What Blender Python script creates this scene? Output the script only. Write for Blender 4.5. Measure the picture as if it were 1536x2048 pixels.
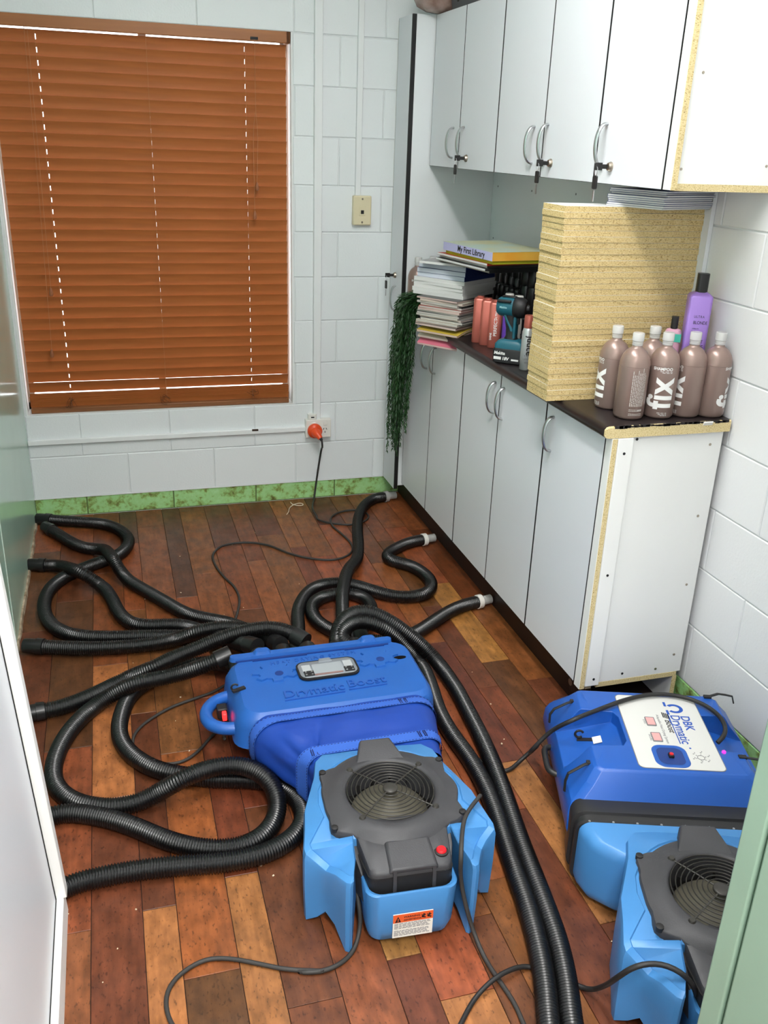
import bpy, bmesh, math, random
import numpy as np
from mathutils import Vector, Matrix
from mathutils.geometry import tessellate_polygon

for _o in list(bpy.data.objects):
    bpy.data.objects.remove(_o)
SC = bpy.context.scene
COL = SC.collection
PI = math.pi
random.seed(7)

# ------------------------------------------------------------------ camera
cam_data = bpy.data.cameras.new('camera')
cam = bpy.data.objects.new('camera', cam_data)
COL.objects.link(cam)
_right = (0.95903, -0.28131, 0.03361)
_up = (0.07694, 0.37279, 0.92472)
_back = (-0.27266, -0.88425, 0.37916)
cam.matrix_world = Matrix(((_right[0], _up[0], _back[0], -1.02344),
                           (_right[1], _up[1], _back[1], -4.19023),
                           (_right[2], _up[2], _back[2], 1.68708),
                           (0, 0, 0, 1)))
cam_data.sensor_fit = 'VERTICAL'
cam_data.sensor_height = 24.0
cam_data.sensor_width = 18.0
cam_data.lens = 24.0 * 1808.97 / 2048.0
cam_data.clip_start = 0.05
SC.camera = cam

# ------------------------------------------------------------------ world and lights
world = bpy.data.worlds.new('world')
SC.world = world
world.use_nodes = True
_bg = world.node_tree.nodes['Background']
_bg.inputs[0].default_value = (0.93, 0.97, 1.0, 1)
_bg.inputs[1].default_value = 3.5

def area_light(name, loc, sx, sy, power, col=(1, 1, 1), rot=(0, 0, 0)):
    d = bpy.data.lights.new(name, 'AREA')
    d.shape = 'RECTANGLE'; d.size = sx; d.size_y = sy; d.energy = power; d.color = col
    o = bpy.data.objects.new(name, d); COL.objects.link(o)
    o.location = loc; o.rotation_euler = rot
    return o
area_light('ceiling_lamp_light', (-0.42, -2.45, 2.76), 0.14, 1.45, 25, (1.0, 0.975, 0.97))
area_light('added_ambient_uplight', (-0.42, -2.45, 2.78), 0.14, 1.45, 27, (1.0, 0.975, 0.97), (PI, 0, 0))  # added upward lamp, bounces off the ceiling to lift the ambient light
area_light('hallway_lamp_light', (-0.95, -4.75, 2.90), 0.3, 1.2, 105, (1.0, 0.985, 0.96))

SC.view_settings.view_transform = 'Standard'
SC.view_settings.look = 'None'
SC.view_settings.gamma = 1.0
SC.view_settings.exposure = 0.13
SC.view_settings.use_curve_mapping = False

# ------------------------------------------------------------------ materials
def lin(c):
    r = []
    for v in c[:3]:
        v = v / 255.0
        r.append(v / 12.92 if v <= 0.04045 else ((v + 0.055) / 1.055) ** 2.4)
    return (r[0], r[1], r[2], 1.0)

def new_mat(name):
    m = bpy.data.materials.new(name)
    m.use_nodes = True
    nt = m.node_tree
    return m, nt, nt.nodes['Principled BSDF']

def mat(name, col, rough=0.5, metal=0.0, spec=0.5, var=0.0, vscale=8.0, bump=0.0, bscale=120.0, col2=None, stretch=None, coat=0.0, emit=None, trans=0.0, alpha=None):
    m, nt, b = new_mat(name)
    N, L = nt.nodes, nt.links
    b.inputs['Base Color'].default_value = lin(col)
    b.inputs['Roughness'].default_value = rough
    b.inputs['Metallic'].default_value = metal
    b.inputs['Specular IOR Level'].default_value = spec
    if coat: b.inputs['Coat Weight'].default_value = coat; b.inputs['Coat Roughness'].default_value = 0.15
    if trans: b.inputs['Transmission Weight'].default_value = trans
    if emit:
        b.inputs['Emission Color'].default_value = lin(emit[0]); b.inputs['Emission Strength'].default_value = emit[1]
    tc = N.new('ShaderNodeTexCoord')
    src = tc.outputs['Object']
    if stretch:
        mp = N.new('ShaderNodeMapping'); mp.inputs['Scale'].default_value = stretch
        L.new(src, mp.inputs['Vector']); src = mp.outputs[0]
    if var or col2:
        n = N.new('ShaderNodeTexNoise'); n.inputs['Scale'].default_value = vscale; n.inputs['Detail'].default_value = 5
        L.new(src, n.inputs['Vector'])
        mx = N.new('ShaderNodeMix'); mx.data_type = 'RGBA'
        c = lin(col)
        if col2 is None: c2 = tuple(v * (1 - var) for v in c[:3]) + (1,)
        else: c2 = lin(col2)
        mx.inputs[6].default_value = c; mx.inputs[7].default_value = c2
        rp = N.new('ShaderNodeMapRange'); rp.inputs[1].default_value = 0.35; rp.inputs[2].default_value = 0.68
        L.new(n.outputs[0], rp.inputs[0]); L.new(rp.outputs[0], mx.inputs[0])
        L.new(mx.outputs[2], b.inputs['Base Color'])
    if bump:
        n2 = N.new('ShaderNodeTexNoise'); n2.inputs['Scale'].default_value = bscale; n2.inputs['Detail'].default_value = 4
        L.new(src, n2.inputs['Vector'])
        bp = N.new('ShaderNodeBump'); bp.inputs['Strength'].default_value = bump; bp.inputs['Distance'].default_value = 0.004
        L.new(n2.outputs[0], bp.inputs['Height']); L.new(bp.outputs[0], b.inputs['Normal'])
    return m

def plank_mat():
    m, nt, b = new_mat('plank_wood')
    N, L = nt.nodes, nt.links
    oi = N.new('ShaderNodeObjectInfo')
    tc = N.new('ShaderNodeTexCoord')
    add = N.new('ShaderNodeVectorMath'); add.operation = 'ADD'
    mul = N.new('ShaderNodeVectorMath'); mul.operation = 'SCALE'; mul.inputs[0].default_value = (31, 17, 9)
    L.new(oi.outputs['Random'], mul.inputs['Scale'])
    L.new(tc.outputs['Object'], add.inputs[0]); L.new(mul.outputs[0], add.inputs[1])
    def noise(scale, st, det=5):
        mp = N.new('ShaderNodeMapping'); mp.inputs['Scale'].default_value = st
        L.new(add.outputs[0], mp.inputs['Vector'])
        n = N.new('ShaderNodeTexNoise'); n.inputs['Scale'].default_value = scale; n.inputs['Detail'].default_value = det
        L.new(mp.outputs[0], n.inputs['Vector']); return n.outputs[0]
    def rng(s, a, bb, c, d):
        r = N.new('ShaderNodeMapRange'); L.new(s, r.inputs[0])
        for i, v in enumerate((a, bb, c, d)): r.inputs[i + 1].default_value = v
        return r.outputs[0]
    def mult(s, f):
        mm = N.new('ShaderNodeMix'); mm.data_type = 'RGBA'; mm.blend_type = 'MULTIPLY'; mm.inputs[0].default_value = 1
        L.new(s, mm.inputs[6]); L.new(f, mm.inputs[7]); return mm.outputs[2]
    grain = rng(noise(9, (8, 0.9, 1)), 0.3, 0.72, 0.78, 1.18)
    mott = rng(noise(22, (1.3, 0.8, 1), 6), 0.32, 0.7, 0.66, 1.26)
    fleck = rng(noise(120, (1.2, 0.6, 1), 3), 0.30, 0.41, 0.5, 1.0)
    c = mult(mult(mult(oi.outputs['Color'], grain), mott), fleck)
    L.new(c, b.inputs['Base Color'])
    L.new(rng(noise(7, (2, 2, 1), 3), 0.3, 0.7, 0.30, 0.46), b.inputs['Roughness'])
    b.inputs['Specular IOR Level'].default_value = 0.38
    bp = N.new('ShaderNodeBump'); bp.inputs['Strength'].default_value = 0.12; bp.inputs['Distance'].default_value = 0.002
    L.new(noise(40, (4, 0.5, 1)), bp.inputs['Height']); L.new(bp.outputs[0], b.inputs['Normal'])
    return m

def paint_block_mat():
    m, nt, b = new_mat('painted_block')
    N, L = nt.nodes, nt.links
    oi = N.new('ShaderNodeObjectInfo'); tc = N.new('ShaderNodeTexCoord')
    L.new(oi.outputs['Color'], b.inputs['Base Color'])
    b.inputs['Roughness'].default_value = 0.5
    b.inputs['Specular IOR Level'].default_value = 0.35
    n = N.new('ShaderNodeTexNoise'); n.inputs['Scale'].default_value = 130; n.inputs['Detail'].default_value = 4
    n2 = N.new('ShaderNodeTexVoronoi'); n2.inputs['Scale'].default_value = 26; n2.feature = 'F1'
    L.new(tc.outputs['Object'], n.inputs['Vector']); L.new(tc.outputs['Object'], n2.inputs['Vector'])
    r = N.new('ShaderNodeMapRange'); r.inputs[1].default_value = 0.0; r.inputs[2].default_value = 0.09
    r.inputs[3].default_value = -1.2; r.inputs[4].default_value = 0
    L.new(n2.outputs['Distance'], r.inputs[0])
    ad = N.new('ShaderNodeMath'); ad.operation = 'ADD'
    L.new(n.outputs[0], ad.inputs[0]); L.new(r.outputs[0], ad.inputs[1])
    bp = N.new('ShaderNodeBump'); bp.inputs['Strength'].default_value = 0.22; bp.inputs['Distance'].default_value = 0.003
    L.new(ad.outputs[0], bp.inputs['Height']); L.new(bp.outputs[0], b.inputs['Normal'])
    return m

def stain_block_mat():
    m, nt, b = new_mat('green_stained_block')
    N, L = nt.nodes, nt.links
    tc = N.new('ShaderNodeTexCoord'); oi = N.new('ShaderNodeObjectInfo')
    add = N.new('ShaderNodeVectorMath'); add.operation = 'ADD'
    mul = N.new('ShaderNodeVectorMath'); mul.operation = 'SCALE'; mul.inputs[0].default_value = (31, 17, 9)
    L.new(oi.outputs['Random'], mul.inputs['Scale']); L.new(tc.outputs['Object'], add.inputs[0]); L.new(mul.outputs[0], add.inputs[1])
    n = N.new('ShaderNodeTexNoise'); n.inputs['Scale'].default_value = 22; n.inputs['Detail'].default_value = 8; n.inputs['Roughness'].default_value = 0.7
    L.new(add.outputs[0], n.inputs['Vector'])
    cr = N.new('ShaderNodeValToRGB')
    e = cr.color_ramp.elements
    e[0].position = 0.33; e[0].color = lin((96, 92, 40))
    e[1].position = 0.50; e[1].color = lin((160, 210, 136))
    x = e.new(0.42); x.color = lin((134, 160, 84))
    x = e.new(0.75); x.color = lin((176, 224, 166))
    L.new(n.outputs[0], cr.inputs[0]); L.new(cr.outputs[0], b.inputs['Base Color'])
    b.inputs['Roughness'].default_value = 0.55
    bp = N.new('ShaderNodeBump'); bp.inputs['Strength'].default_value = 0.5; bp.inputs['Distance'].default_value = 0.006
    L.new(n.outputs[0], bp.inputs['Height']); L.new(bp.outputs[0], b.inputs['Normal'])
    return m

def chip_mat(name, c0, c1, c2, scale):
    m, nt, b = new_mat(name)
    N, L = nt.nodes, nt.links
    tc = N.new('ShaderNodeTexCoord')
    oi = N.new('ShaderNodeObjectInfo')
    add = N.new('ShaderNodeVectorMath'); add.operation = 'ADD'
    mul = N.new('ShaderNodeVectorMath'); mul.operation = 'SCALE'; mul.inputs[0].default_value = (3.1, 1.7, 2.9)
    L.new(oi.outputs['Random'], mul.inputs['Scale']); L.new(tc.outputs['Object'], add.inputs[0]); L.new(mul.outputs[0], add.inputs[1])
    mp = N.new('ShaderNodeMapping'); mp.inputs['Scale'].default_value = (1, 1, 2.2)
    L.new(add.outputs[0], mp.inputs['Vector'])
    n = N.new('ShaderNodeTexNoise'); n.inputs['Scale'].default_value = scale; n.inputs['Detail'].default_value = 3
    L.new(mp.outputs[0], n.inputs['Vector'])
    cr = N.new('ShaderNodeValToRGB'); e = cr.color_ramp.elements
    e[0].position = 0.30; e[0].color = lin(c0)
    e[1].position = 0.40; e[1].color = lin(c1)
    x = e.new(0.66); x.color = lin(c2)
    L.new(n.outputs[0], cr.inputs[0]); L.new(cr.outputs[0], b.inputs['Base Color'])
    b.inputs['Roughness'].default_value = 0.75; b.inputs['Specular IOR Level'].default_value = 0.2
    bp = N.new('ShaderNodeBump'); bp.inputs['Strength'].default_value = 0.25; bp.inputs['Distance'].default_value = 0.002
    L.new(n.outputs[0], bp.inputs['Height']); L.new(bp.outputs[0], b.inputs['Normal'])
    return m

M_PLANK = plank_mat()
M_BLOCK = paint_block_mat()
M_STAIN = stain_block_mat()
M_CHIP = chip_mat('raw_chipboard', (118, 92, 52), (198, 172, 116), (220, 200, 150), 190)
M_CHIPE = chip_mat('raw_chipboard_end', (128, 104, 62), (204, 184, 132), (224, 208, 164), 240)
M_SEAM = mat('floor_seam', (38, 20, 12), 0.8)
M_WALL = mat('wall_paint', (232, 234, 233), 0.55, spec=0.35, bump=0.1)
M_MORTAR = mat('painted_mortar', (222, 226, 226), 0.7, spec=0.2, bump=0.3, bscale=90)
M_CEIL = mat('ceiling_paint', (246, 246, 245), 0.8, spec=0.2, bump=0.05)
M_GREENWALL = mat('green_gloss_panel', (178, 214, 196), 0.16, spec=0.5, var=0.06, vscale=3)
M_JAMB = mat('green_gloss_paint', (140, 168, 149), 0.35, spec=0.5, var=0.07, vscale=5, bump=0.06, bscale=30)
M_WHITE = mat('white_melamine', (224, 227, 232), 0.32, spec=0.45, bump=0.015, bscale=300)
M_WHITE2 = mat('white_carcass', (236, 237, 234), 0.45, spec=0.4, bump=0.02, bscale=200)
M_CABSIDE = mat('white_side_panel', (228, 232, 234), 0.4, spec=0.4)
M_BLACK = mat('black_edge', (16, 16, 17), 0.6)
M_SHADOW = mat('dark_void', (14, 12, 11), 0.9, spec=0.1)  # near-black colour stands in for shade inside cavities
M_STEEL = mat('brushed_steel', (196, 198, 200), 0.28, metal=0.9)
M_BRASS = mat('lock_nickel', (168, 158, 144), 0.3, metal=0.9)
M_WORKTOP = mat('black_worktop', (34, 28, 29), 0.34, spec=0.5, var=0.3, vscale=40)
M_KICK = mat('dark_kickboard', (32, 24, 21), 0.42, spec=0.4, var=0.25, vscale=12)
M_SLAT = mat('timber_slat', (178, 106, 56), 0.45, spec=0.3, var=0.16, vscale=6, stretch=(0.6, 8, 8))
M_SLATD = mat('timber_rail', (142, 92, 56), 0.42, spec=0.4, var=0.25, vscale=7, stretch=(0.6, 9, 9))
M_VAL = mat('timber_valance', (168, 106, 58), 0.42, spec=0.4, var=0.15, vscale=6, stretch=(0.6, 8, 8))
M_CORD = mat('blind_cord', (176, 120, 80), 0.8)
M_ALU = mat('window_alloy', (180, 178, 172), 0.4, metal=0.6)
M_CONDUIT = mat('painted_conduit', (232, 235, 235), 0.4, spec=0.4)
M_CREAM = mat('cream_plastic', (222, 212, 178), 0.4)
M_GPO = mat('white_plastic', (232, 231, 224), 0.35)
M_ORANGE = mat('orange_plug', (232, 78, 30), 0.35, spec=0.6)
M_RUBBER = mat('black_rubber', (34, 33, 33), 0.5, spec=0.4)
M_CABLE = mat('grey_black_cable', (52, 50, 48), 0.55, spec=0.35)
M_HOSE = mat('ribbed_hose_black', (9, 9, 10), 0.32, spec=0.55)
M_CUFF = mat('hose_cuff_black', (24, 24, 25), 0.33, spec=0.5)
M_TIPG = mat('grey_nozzle', (168, 168, 164), 0.45)
M_TIPW = mat('white_collar', (226, 224, 216), 0.45)
M_BLUE = mat('blue_moulded_plastic', (34, 90, 168), 0.40, spec=0.45, var=0.08, vscale=5, bump=0.06, bscale=260)
M_BLUE2 = mat('blue_moulded_plastic_b', (26, 84, 170), 0.36, spec=0.5, var=0.08, vscale=5, bump=0.04, bscale=260)
M_EMBOSS = mat('blue_embossing', (32, 80, 160), 0.42)
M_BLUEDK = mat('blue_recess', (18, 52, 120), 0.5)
M_FABRIC = mat('royal_blue_fabric', (24, 62, 150), 0.46, spec=0.4, bump=0.05, bscale=500)
M_HEM = mat('blue_webbing', (48, 94, 186), 0.65, bump=0.3, bscale=400)
M_STITCH = mat('navy_stitching', (18, 30, 84), 0.8)
M_LBLUE = mat('light_blue_plastic', (68, 130, 188), 0.36, spec=0.45, var=0.07, vscale=6, bump=0.04, bscale=200)
M_DGREY = mat('charcoal_plastic', (62, 62, 65), 0.48, spec=0.4, var=0.22, vscale=9, bump=0.1, bscale=350)
M_DGREYD = mat('dark_motor_plastic', (34, 33, 33), 0.5, spec=0.35)
M_WIRE = mat('guard_wire', (58, 56, 52), 0.4, metal=0.3)
M_DUST = mat('dusty_impeller', (92, 88, 74), 0.7, var=0.3, vscale=14)
M_RED = mat('red_button', (206, 24, 34), 0.3, spec=0.6)
M_REDLED = mat('red_led', (255, 40, 40), 0.4, emit=((255, 30, 30), 4.0))
M_PINKLED = mat('pink_led', (255, 40, 160), 0.4, emit=((255, 30, 150), 3.0))
M_LABELW = mat('label_white', (226, 224, 216), 0.5)
M_LABELO = mat('label_orange', (222, 92, 44), 0.5)
M_INK = mat('ink_black', (26, 26, 28), 0.6)
M_INKG = mat('ink_grey', (120, 120, 122), 0.6)
M_INKBLUE = mat('ink_blue', (30, 78, 168), 0.5)
M_PANEL = mat('silver_panel', (208, 208, 204), 0.38, spec=0.4, var=0.04, vscale=4)
M_METERP = mat('pink_meter', (232, 160, 158), 0.3)
M_DISPF = mat('grey_display_frame', (128, 134, 140), 0.4, metal=0.2)
M_DISPS = mat('grey_display_screen', (148, 154, 158), 0.25)
M_SKIRT = mat('black_flange', (36, 36, 37), 0.42, spec=0.45)
M_TAUPE = mat('metallic_taupe', (146, 124, 116), 0.32, metal=0.35, spec=0.5)
M_CLEAR = mat('frosted_clear_cap', (226, 226, 224), 0.22, spec=0.5, trans=0.35)
M_PRINTW = mat('print_white', (232, 232, 230), 0.5)
M_PURPLE = mat('pearl_purple', (158, 124, 204), 0.3, metal=0.2)
M_PURPLED = mat('deep_purple', (104, 62, 178), 0.35)
M_COPPER = mat('metallic_copper_pink', (188, 104, 90), 0.33, metal=0.4)
M_SILVER = mat('silver_can', (198, 202, 202), 0.3, metal=0.5)
M_BLKCAP = mat('black_cap', (20, 20, 22), 0.35)
M_BLKCAN = mat('black_can', (15, 15, 18), 0.3)
M_TEAL = mat('teal_tool_plastic', (24, 92, 108), 0.42)
M_TOOLBLK = mat('tool_rubber', (20, 20, 22), 0.55)
M_LEAF = mat('fern_leaf', (38, 78, 36), 0.5, spec=0.4, var=0.4, vscale=20)
M_POT = mat('pot_dark_green', (52, 70, 56), 0.4)
M_PAGE = mat('page_edges', (224, 222, 214), 0.8, var=0.12, vscale=60, stretch=(0.2, 0.2, 14))
M_BAG = mat('clear_wrap_bag', (176, 150, 140), 0.25, spec=0.6, col2=(120, 92, 80), vscale=14, bump=0.5, bscale=25)
M_TRAY = mat('dark_grey_tray', (62, 64, 68), 0.45)
M_GLASS, _nt, _b = new_mat('window_glass')
_b.inputs['Base Color'].default_value = (1, 1, 1, 1); _b.inputs['Roughness'].default_value = 0.0
_b.inputs['Transmission Weight'].default_value = 1.0; _b.inputs['IOR'].default_value = 1.02

# ------------------------------------------------------------------ geometry helpers
class G:
    """collects vertices and faces of one mesh"""
    def __init__(self): self.v = []; self.f = []
    def add(self, v, f):
        n = len(self.v); self.v += [tuple(p) for p in v]; self.f += [tuple(i + n for i in q) for q in f]; return self
    def box(self, c, s, rz=0.0, ry=0.0, rx=0.0):
        x, y, z = s[0] / 2, s[1] / 2, s[2] / 2
        v = [Vector(p) for p in ((-x, -y, -z), (x, -y, -z), (x, y, -z), (-x, y, -z), (-x, -y, z), (x, -y, z), (x, y, z), (-x, y, z))]
        mt = Matrix.Rotation(rz, 3, 'Z') @ Matrix.Rotation(ry, 3, 'Y') @ Matrix.Rotation(rx, 3, 'X')
        v = [mt @ p + Vector(c) for p in v]
        return self.add(v, [(0, 3, 2, 1), (4, 5, 6, 7), (0, 1, 5, 4), (1, 2, 6, 5), (2, 3, 7, 6), (3, 0, 4, 7)])
    def span(self, a, b):
        return self.box([(a[i] + b[i]) / 2 for i in range(3)], [abs(b[i] - a[i]) for i in range(3)])
    def loft(self, rings, cap0=True, cap1=True):
        n = len(rings[0]); v = [p for r in rings for p in r]; f = []
        for k in range(len(rings) - 1):
            for i in range(n):
                j = (i + 1) % n
                f.append((k * n + i, k * n + j, (k + 1) * n + j, (k + 1) * n + i))
        if cap0: f.append(tuple(reversed(range(n))))
        if cap1: f.append(tuple((len(rings) - 1) * n + i for i in range(n)))
        return self.add(v, f)
    def lathe(self, prof, n=24, c=(0, 0, 0), axis='Z', cap0=True, cap1=True):
        rings = []
        for r, h in prof:
            ring = []
            for i in range(n):
                a = 2 * PI * i / n
                p = (r * math.cos(a), r * math.sin(a), h)
                if axis == 'Y': p = (p[0], h, -p[1])
                if axis == 'X': p = (h, p[0], p[1])
                ring.append((p[0] + c[0], p[1] + c[1], p[2] + c[2]))
            rings.append(ring)
        return self.loft(rings, cap0, cap1)
    def tube(self, path, r, n=8, caps=True, flat=1.0):
        pts = [Vector(p) for p in path]; rings = []
        t0 = (pts[1] - pts[0]).normalized()
        up = Vector((0, 0, 1)) if abs(t0.z) < 0.95 else Vector((1, 0, 0))
        nrm = (up - t0 * up.dot(t0)).normalized()
        for i, p in enumerate(pts):
            if i == 0: t = pts[1] - pts[0]
            elif i == len(pts) - 1: t = pts[-1] - pts[-2]
            else: t = pts[i + 1] - pts[i - 1]
            t.normalize()
            nrm = (nrm - t * nrm.dot(t)).normalized()
            bn = t.cross(nrm)
            rr = r[i] if isinstance(r, (list, tuple)) else r
            rings.append([tuple(p + nrm * (rr * flat * math.cos(2 * PI * k / n)) + bn * (rr * math.sin(2 * PI * k / n))) for k in range(n)])
        return self.loft(rings, caps, caps)
    def prism(self, outline, z0, z1):
        return self.loft([[(x, y, z0) for x, y in outline], [(x, y, z1) for x, y in outline]])
    def xf(self, mt):
        self.v = [tuple(mt @ Vector(p)) for p in self.v]; return self
    def off(self, o):
        self.v = [(p[0] - o[0], p[1] - o[1], p[2] - o[2]) for p in self.v]; return self

def mesh_obj(name, g, m, parent=None, smooth=None, bevel=0.0, seg=2, sub=0):
    me = bpy.data.meshes.new(name)
    me.from_pydata(g.v, [], g.f)
    bm = bmesh.new(); bm.from_mesh(me)
    bmesh.ops.recalc_face_normals(bm, faces=bm.faces)
    big = [f for f in bm.faces if len(f.verts) > 4]
    if big: bmesh.ops.triangulate(bm, faces=big)
    bm.to_mesh(me); bm.free()
    me.materials.append(m)
    if smooth is not None:
        me.shade_smooth(); me.set_sharp_from_angle(angle=math.radians(smooth))
    o = bpy.data.objects.new(name, me); COL.objects.link(o)
    if bevel:
        md = o.modifiers.new('bevel', 'BEVEL'); md.width = bevel; md.segments = seg; md.limit_method = 'ANGLE'; md.angle_limit = math.radians(35)
        if smooth is None:
            me.shade_smooth(); me.set_sharp_from_angle(angle=math.radians(60))
    if sub:
        md = o.modifiers.new('sub', 'SUBSURF'); md.levels = sub; md.render_levels = sub
    if parent is not None: o.parent = parent
    return o

def tag(o, label=None, cat=None, group=None, kind=None):
    if label: o['label'] = label
    if cat: o['category'] = cat
    if group: o['group'] = group
    if kind: o['kind'] = kind
    return o

def thing(name, label, cat, loc=(0, 0, 0), rz=0.0, group=None):
    o = bpy.data.objects.new(name, None); COL.objects.link(o)
    o.empty_display_size = 0.05
    o.location = loc; o.rotation_euler = (0, 0, rz)
    return tag(o, label, cat, group)

def copy_tree(o, parent=None):
    c = o.copy(); COL.objects.link(c)
    if parent is not None: c.parent = parent
    for ch in list(o.children): copy_tree(ch, c)
    return c

def rrect(cx, cy, w, h, r, n=4):
    """rounded rectangle outline, counter-clockwise"""
    out = []
    for sx, sy, a0 in ((1, 1, 0), (-1, 1, PI / 2), (-1, -1, PI), (1, -1, 1.5 * PI)):
        for i in range(n + 1):
            a = a0 + (PI / 2) * i / n
            out.append((cx + sx * (w / 2 - r) + r * math.cos(a), cy + sy * (h / 2 - r) + r * math.sin(a)))
    return out

def catmull(pts, step):
    P = [np.array(p, float) for p in pts]
    P = [2 * P[0] - P[1]] + P + [2 * P[-1] - P[-2]]
    out = []
    for i in range(1, len(P) - 2):
        p0, p1, p2, p3 = P[i - 1], P[i], P[i + 1], P[i + 2]
        t0 = 0.0; t1 = t0 + max(1e-4, np.linalg.norm(p1 - p0)) ** 0.5; t2 = t1 + max(1e-4, np.linalg.norm(p2 - p1)) ** 0.5; t3 = t2 + max(1e-4, np.linalg.norm(p3 - p2)) ** 0.5
        n = max(4, int(np.linalg.norm(p2 - p1) / 0.004))
        for k in range(n):
            t = t1 + (t2 - t1) * k / n
            a1 = (t1 - t) / (t1 - t0) * p0 + (t - t0) / (t1 - t0) * p1
            a2 = (t2 - t) / (t2 - t1) * p1 + (t - t1) / (t2 - t1) * p2
            a3 = (t3 - t) / (t3 - t2) * p2 + (t - t2) / (t3 - t2) * p3
            b1 = (t2 - t) / (t2 - t0) * a1 + (t - t0) / (t2 - t0) * a2
            b2 = (t3 - t) / (t3 - t1) * a2 + (t - t1) / (t3 - t1) * a3
            out.append((t2 - t) / (t2 - t1) * b1 + (t - t1) / (t2 - t1) * b2)
    out.append(P[-2])
    return np.array(out)

def resample(A, step):
    d = np.concatenate([[0], np.cumsum(np.linalg.norm(np.diff(A, axis=0), axis=1))])
    n = max(2, int(d[-1] / step))
    s = np.linspace(0, d[-1], n + 1)
    return np.stack([np.interp(s, d, A[:, i]) for i in range(3)], 1)

def smooth_path(pts, step, win=0.05):
    A = resample(catmull(pts, step), 0.005)
    k = max(1, int(win / 0.005)); ker = np.hanning(2 * k + 3)[1:-1]; ker /= ker.sum(); h = len(ker) // 2
    B = np.concatenate([np.repeat(A[:1], h, 0) + (A[:1] - A[1:2]) * np.arange(h, 0, -1)[:, None], A,
                        np.repeat(A[-1:], h, 0) + (A[-1:] - A[-2:-1]) * np.arange(1, h + 1)[:, None]])
    C = np.stack([np.convolve(B[:, i], ker, 'valid') for i in range(3)], 1)
    return resample(C, step)

def text_geo(s, size, depth=0.0, spacing=1.0, align='LEFT', shear=0.0, bold=0.0):
    cu = bpy.data.curves.new('lettering', 'FONT')
    cu.body = s; cu.size = size; cu.extrude = depth; cu.space_character = spacing; cu.align_x = align; cu.shear = shear
    cu.offset = bold; cu.resolution_u = 3
    o = bpy.data.objects.new('lettering', cu); COL.objects.link(o)
    dg = bpy.context.evaluated_depsgraph_get(); dg.update()
    me = bpy.data.meshes.new_from_object(o.evaluated_get(dg))
    g = G(); g.add([tuple(v.co) for v in me.vertices], [tuple(p.vertices) for p in me.polygons])
    bpy.data.objects.remove(o); bpy.data.curves.remove(cu); bpy.data.meshes.remove(me)
    return g

def slice_geo(g, axis, lo, hi, n):
    me = bpy.data.meshes.new('slice'); me.from_pydata(g.v, [], g.f)
    bm = bmesh.new(); bm.from_mesh(me)
    for i in range(1, n):
        co = [0, 0, 0]; no = [0, 0, 0]; co[axis] = lo + (hi - lo) * i / n; no[axis] = 1
        bmesh.ops.bisect_plane(bm, geom=bm.verts[:] + bm.edges[:] + bm.faces[:], plane_co=co, plane_no=no)
    bm.verts.index_update()
    r = G(); r.add([tuple(v.co) for v in bm.verts], [tuple(v.index for v in f.verts) for f in bm.faces])
    bm.free(); bpy.data.meshes.remove(me)
    return r

def place(g, origin, xa, ya, za=None):
    """text plane -> 3D: local x along xa, local y along ya, depth along za"""
    xa = Vector(xa).normalized(); ya = Vector(ya).normalized(); za = xa.cross(ya) if za is None else Vector(za)
    o = Vector(origin)
    g.v = [tuple(o + xa * p[0] + ya * p[1] + za * p[2]) for p in g.v]
    return g

def wrap_cyl(g, r, a0, z0, vertical=False):
    """bend flat text round an upright cylinder; vertical text reads upwards"""
    out = []
    for x, y, z in g.v:
        if vertical: a = a0 - y / r; h = z0 + x
        else: a = a0 + x / r; h = z0 + y
        out.append(((r + z) * math.cos(a), (r + z) * math.sin(a), h))
    g.v = out
    return g

# ================================================================== SETTING
XL, XR, YF, ZC, Z0 = -1.43, 0.672, -3.40, 2.95, 0.094
WX0, WX1, WZ0, WZ1 = -1.42, -0.207, 0.494, 2.102

def struct(name, g, m, parent=None, **k):
    o = mesh_obj(name, g, m, parent, **k)
    if parent is None: o['kind'] = 'structure'
    return o

# ---- floor with separate planks
g = G(); g.span((-2.2, -5.7, -0.06), (XR, 0.0, -0.0035))
floor = struct('floor', g, M_SEAM)
SEAMS = [-1.43, -1.31, -1.175, -1.06, -0.983, -0.862, -0.78, -0.662, -0.545, -0.464, -0.34, -0.266, -0.16, -0.03, 0.06, 0.135, 0.24, 0.345]
KNOWN = {1: [-0.333, -0.885, -1.833], 2: [-0.66, -1.387, -2.085, -2.93], 3: [-0.38, -1.01, -1.70, -2.506], 4: [-0.207, -1.17, -1.924, -2.721],
         5: [-0.944, -1.66, -2.45, -3.1], 6: [-0.057, -0.75, -1.42, -2.215, -2.846], 7: [-0.5, -1.099, -1.556, -2.3, -3.0], 8: [-0.675, -1.4, -2.0, -2.62, -2.783],
         9: [-0.417, -1.15, -1.85, -2.35, -2.91], 11: [-0.689, -1.3, -2.1, -2.62], 12: [-0.35, -1.0, -1.75, -2.4], 13: [-0.806, -1.5, -2.2, -2.813], 15: [-0.45, -1.05, -1.668, -2.3]}
TONES = {'d': (92, 52, 32), 'm': (119, 68, 38), 'o': (131, 76, 41), 't': (149, 100, 54), 'r': (102, 57, 33)}
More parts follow.
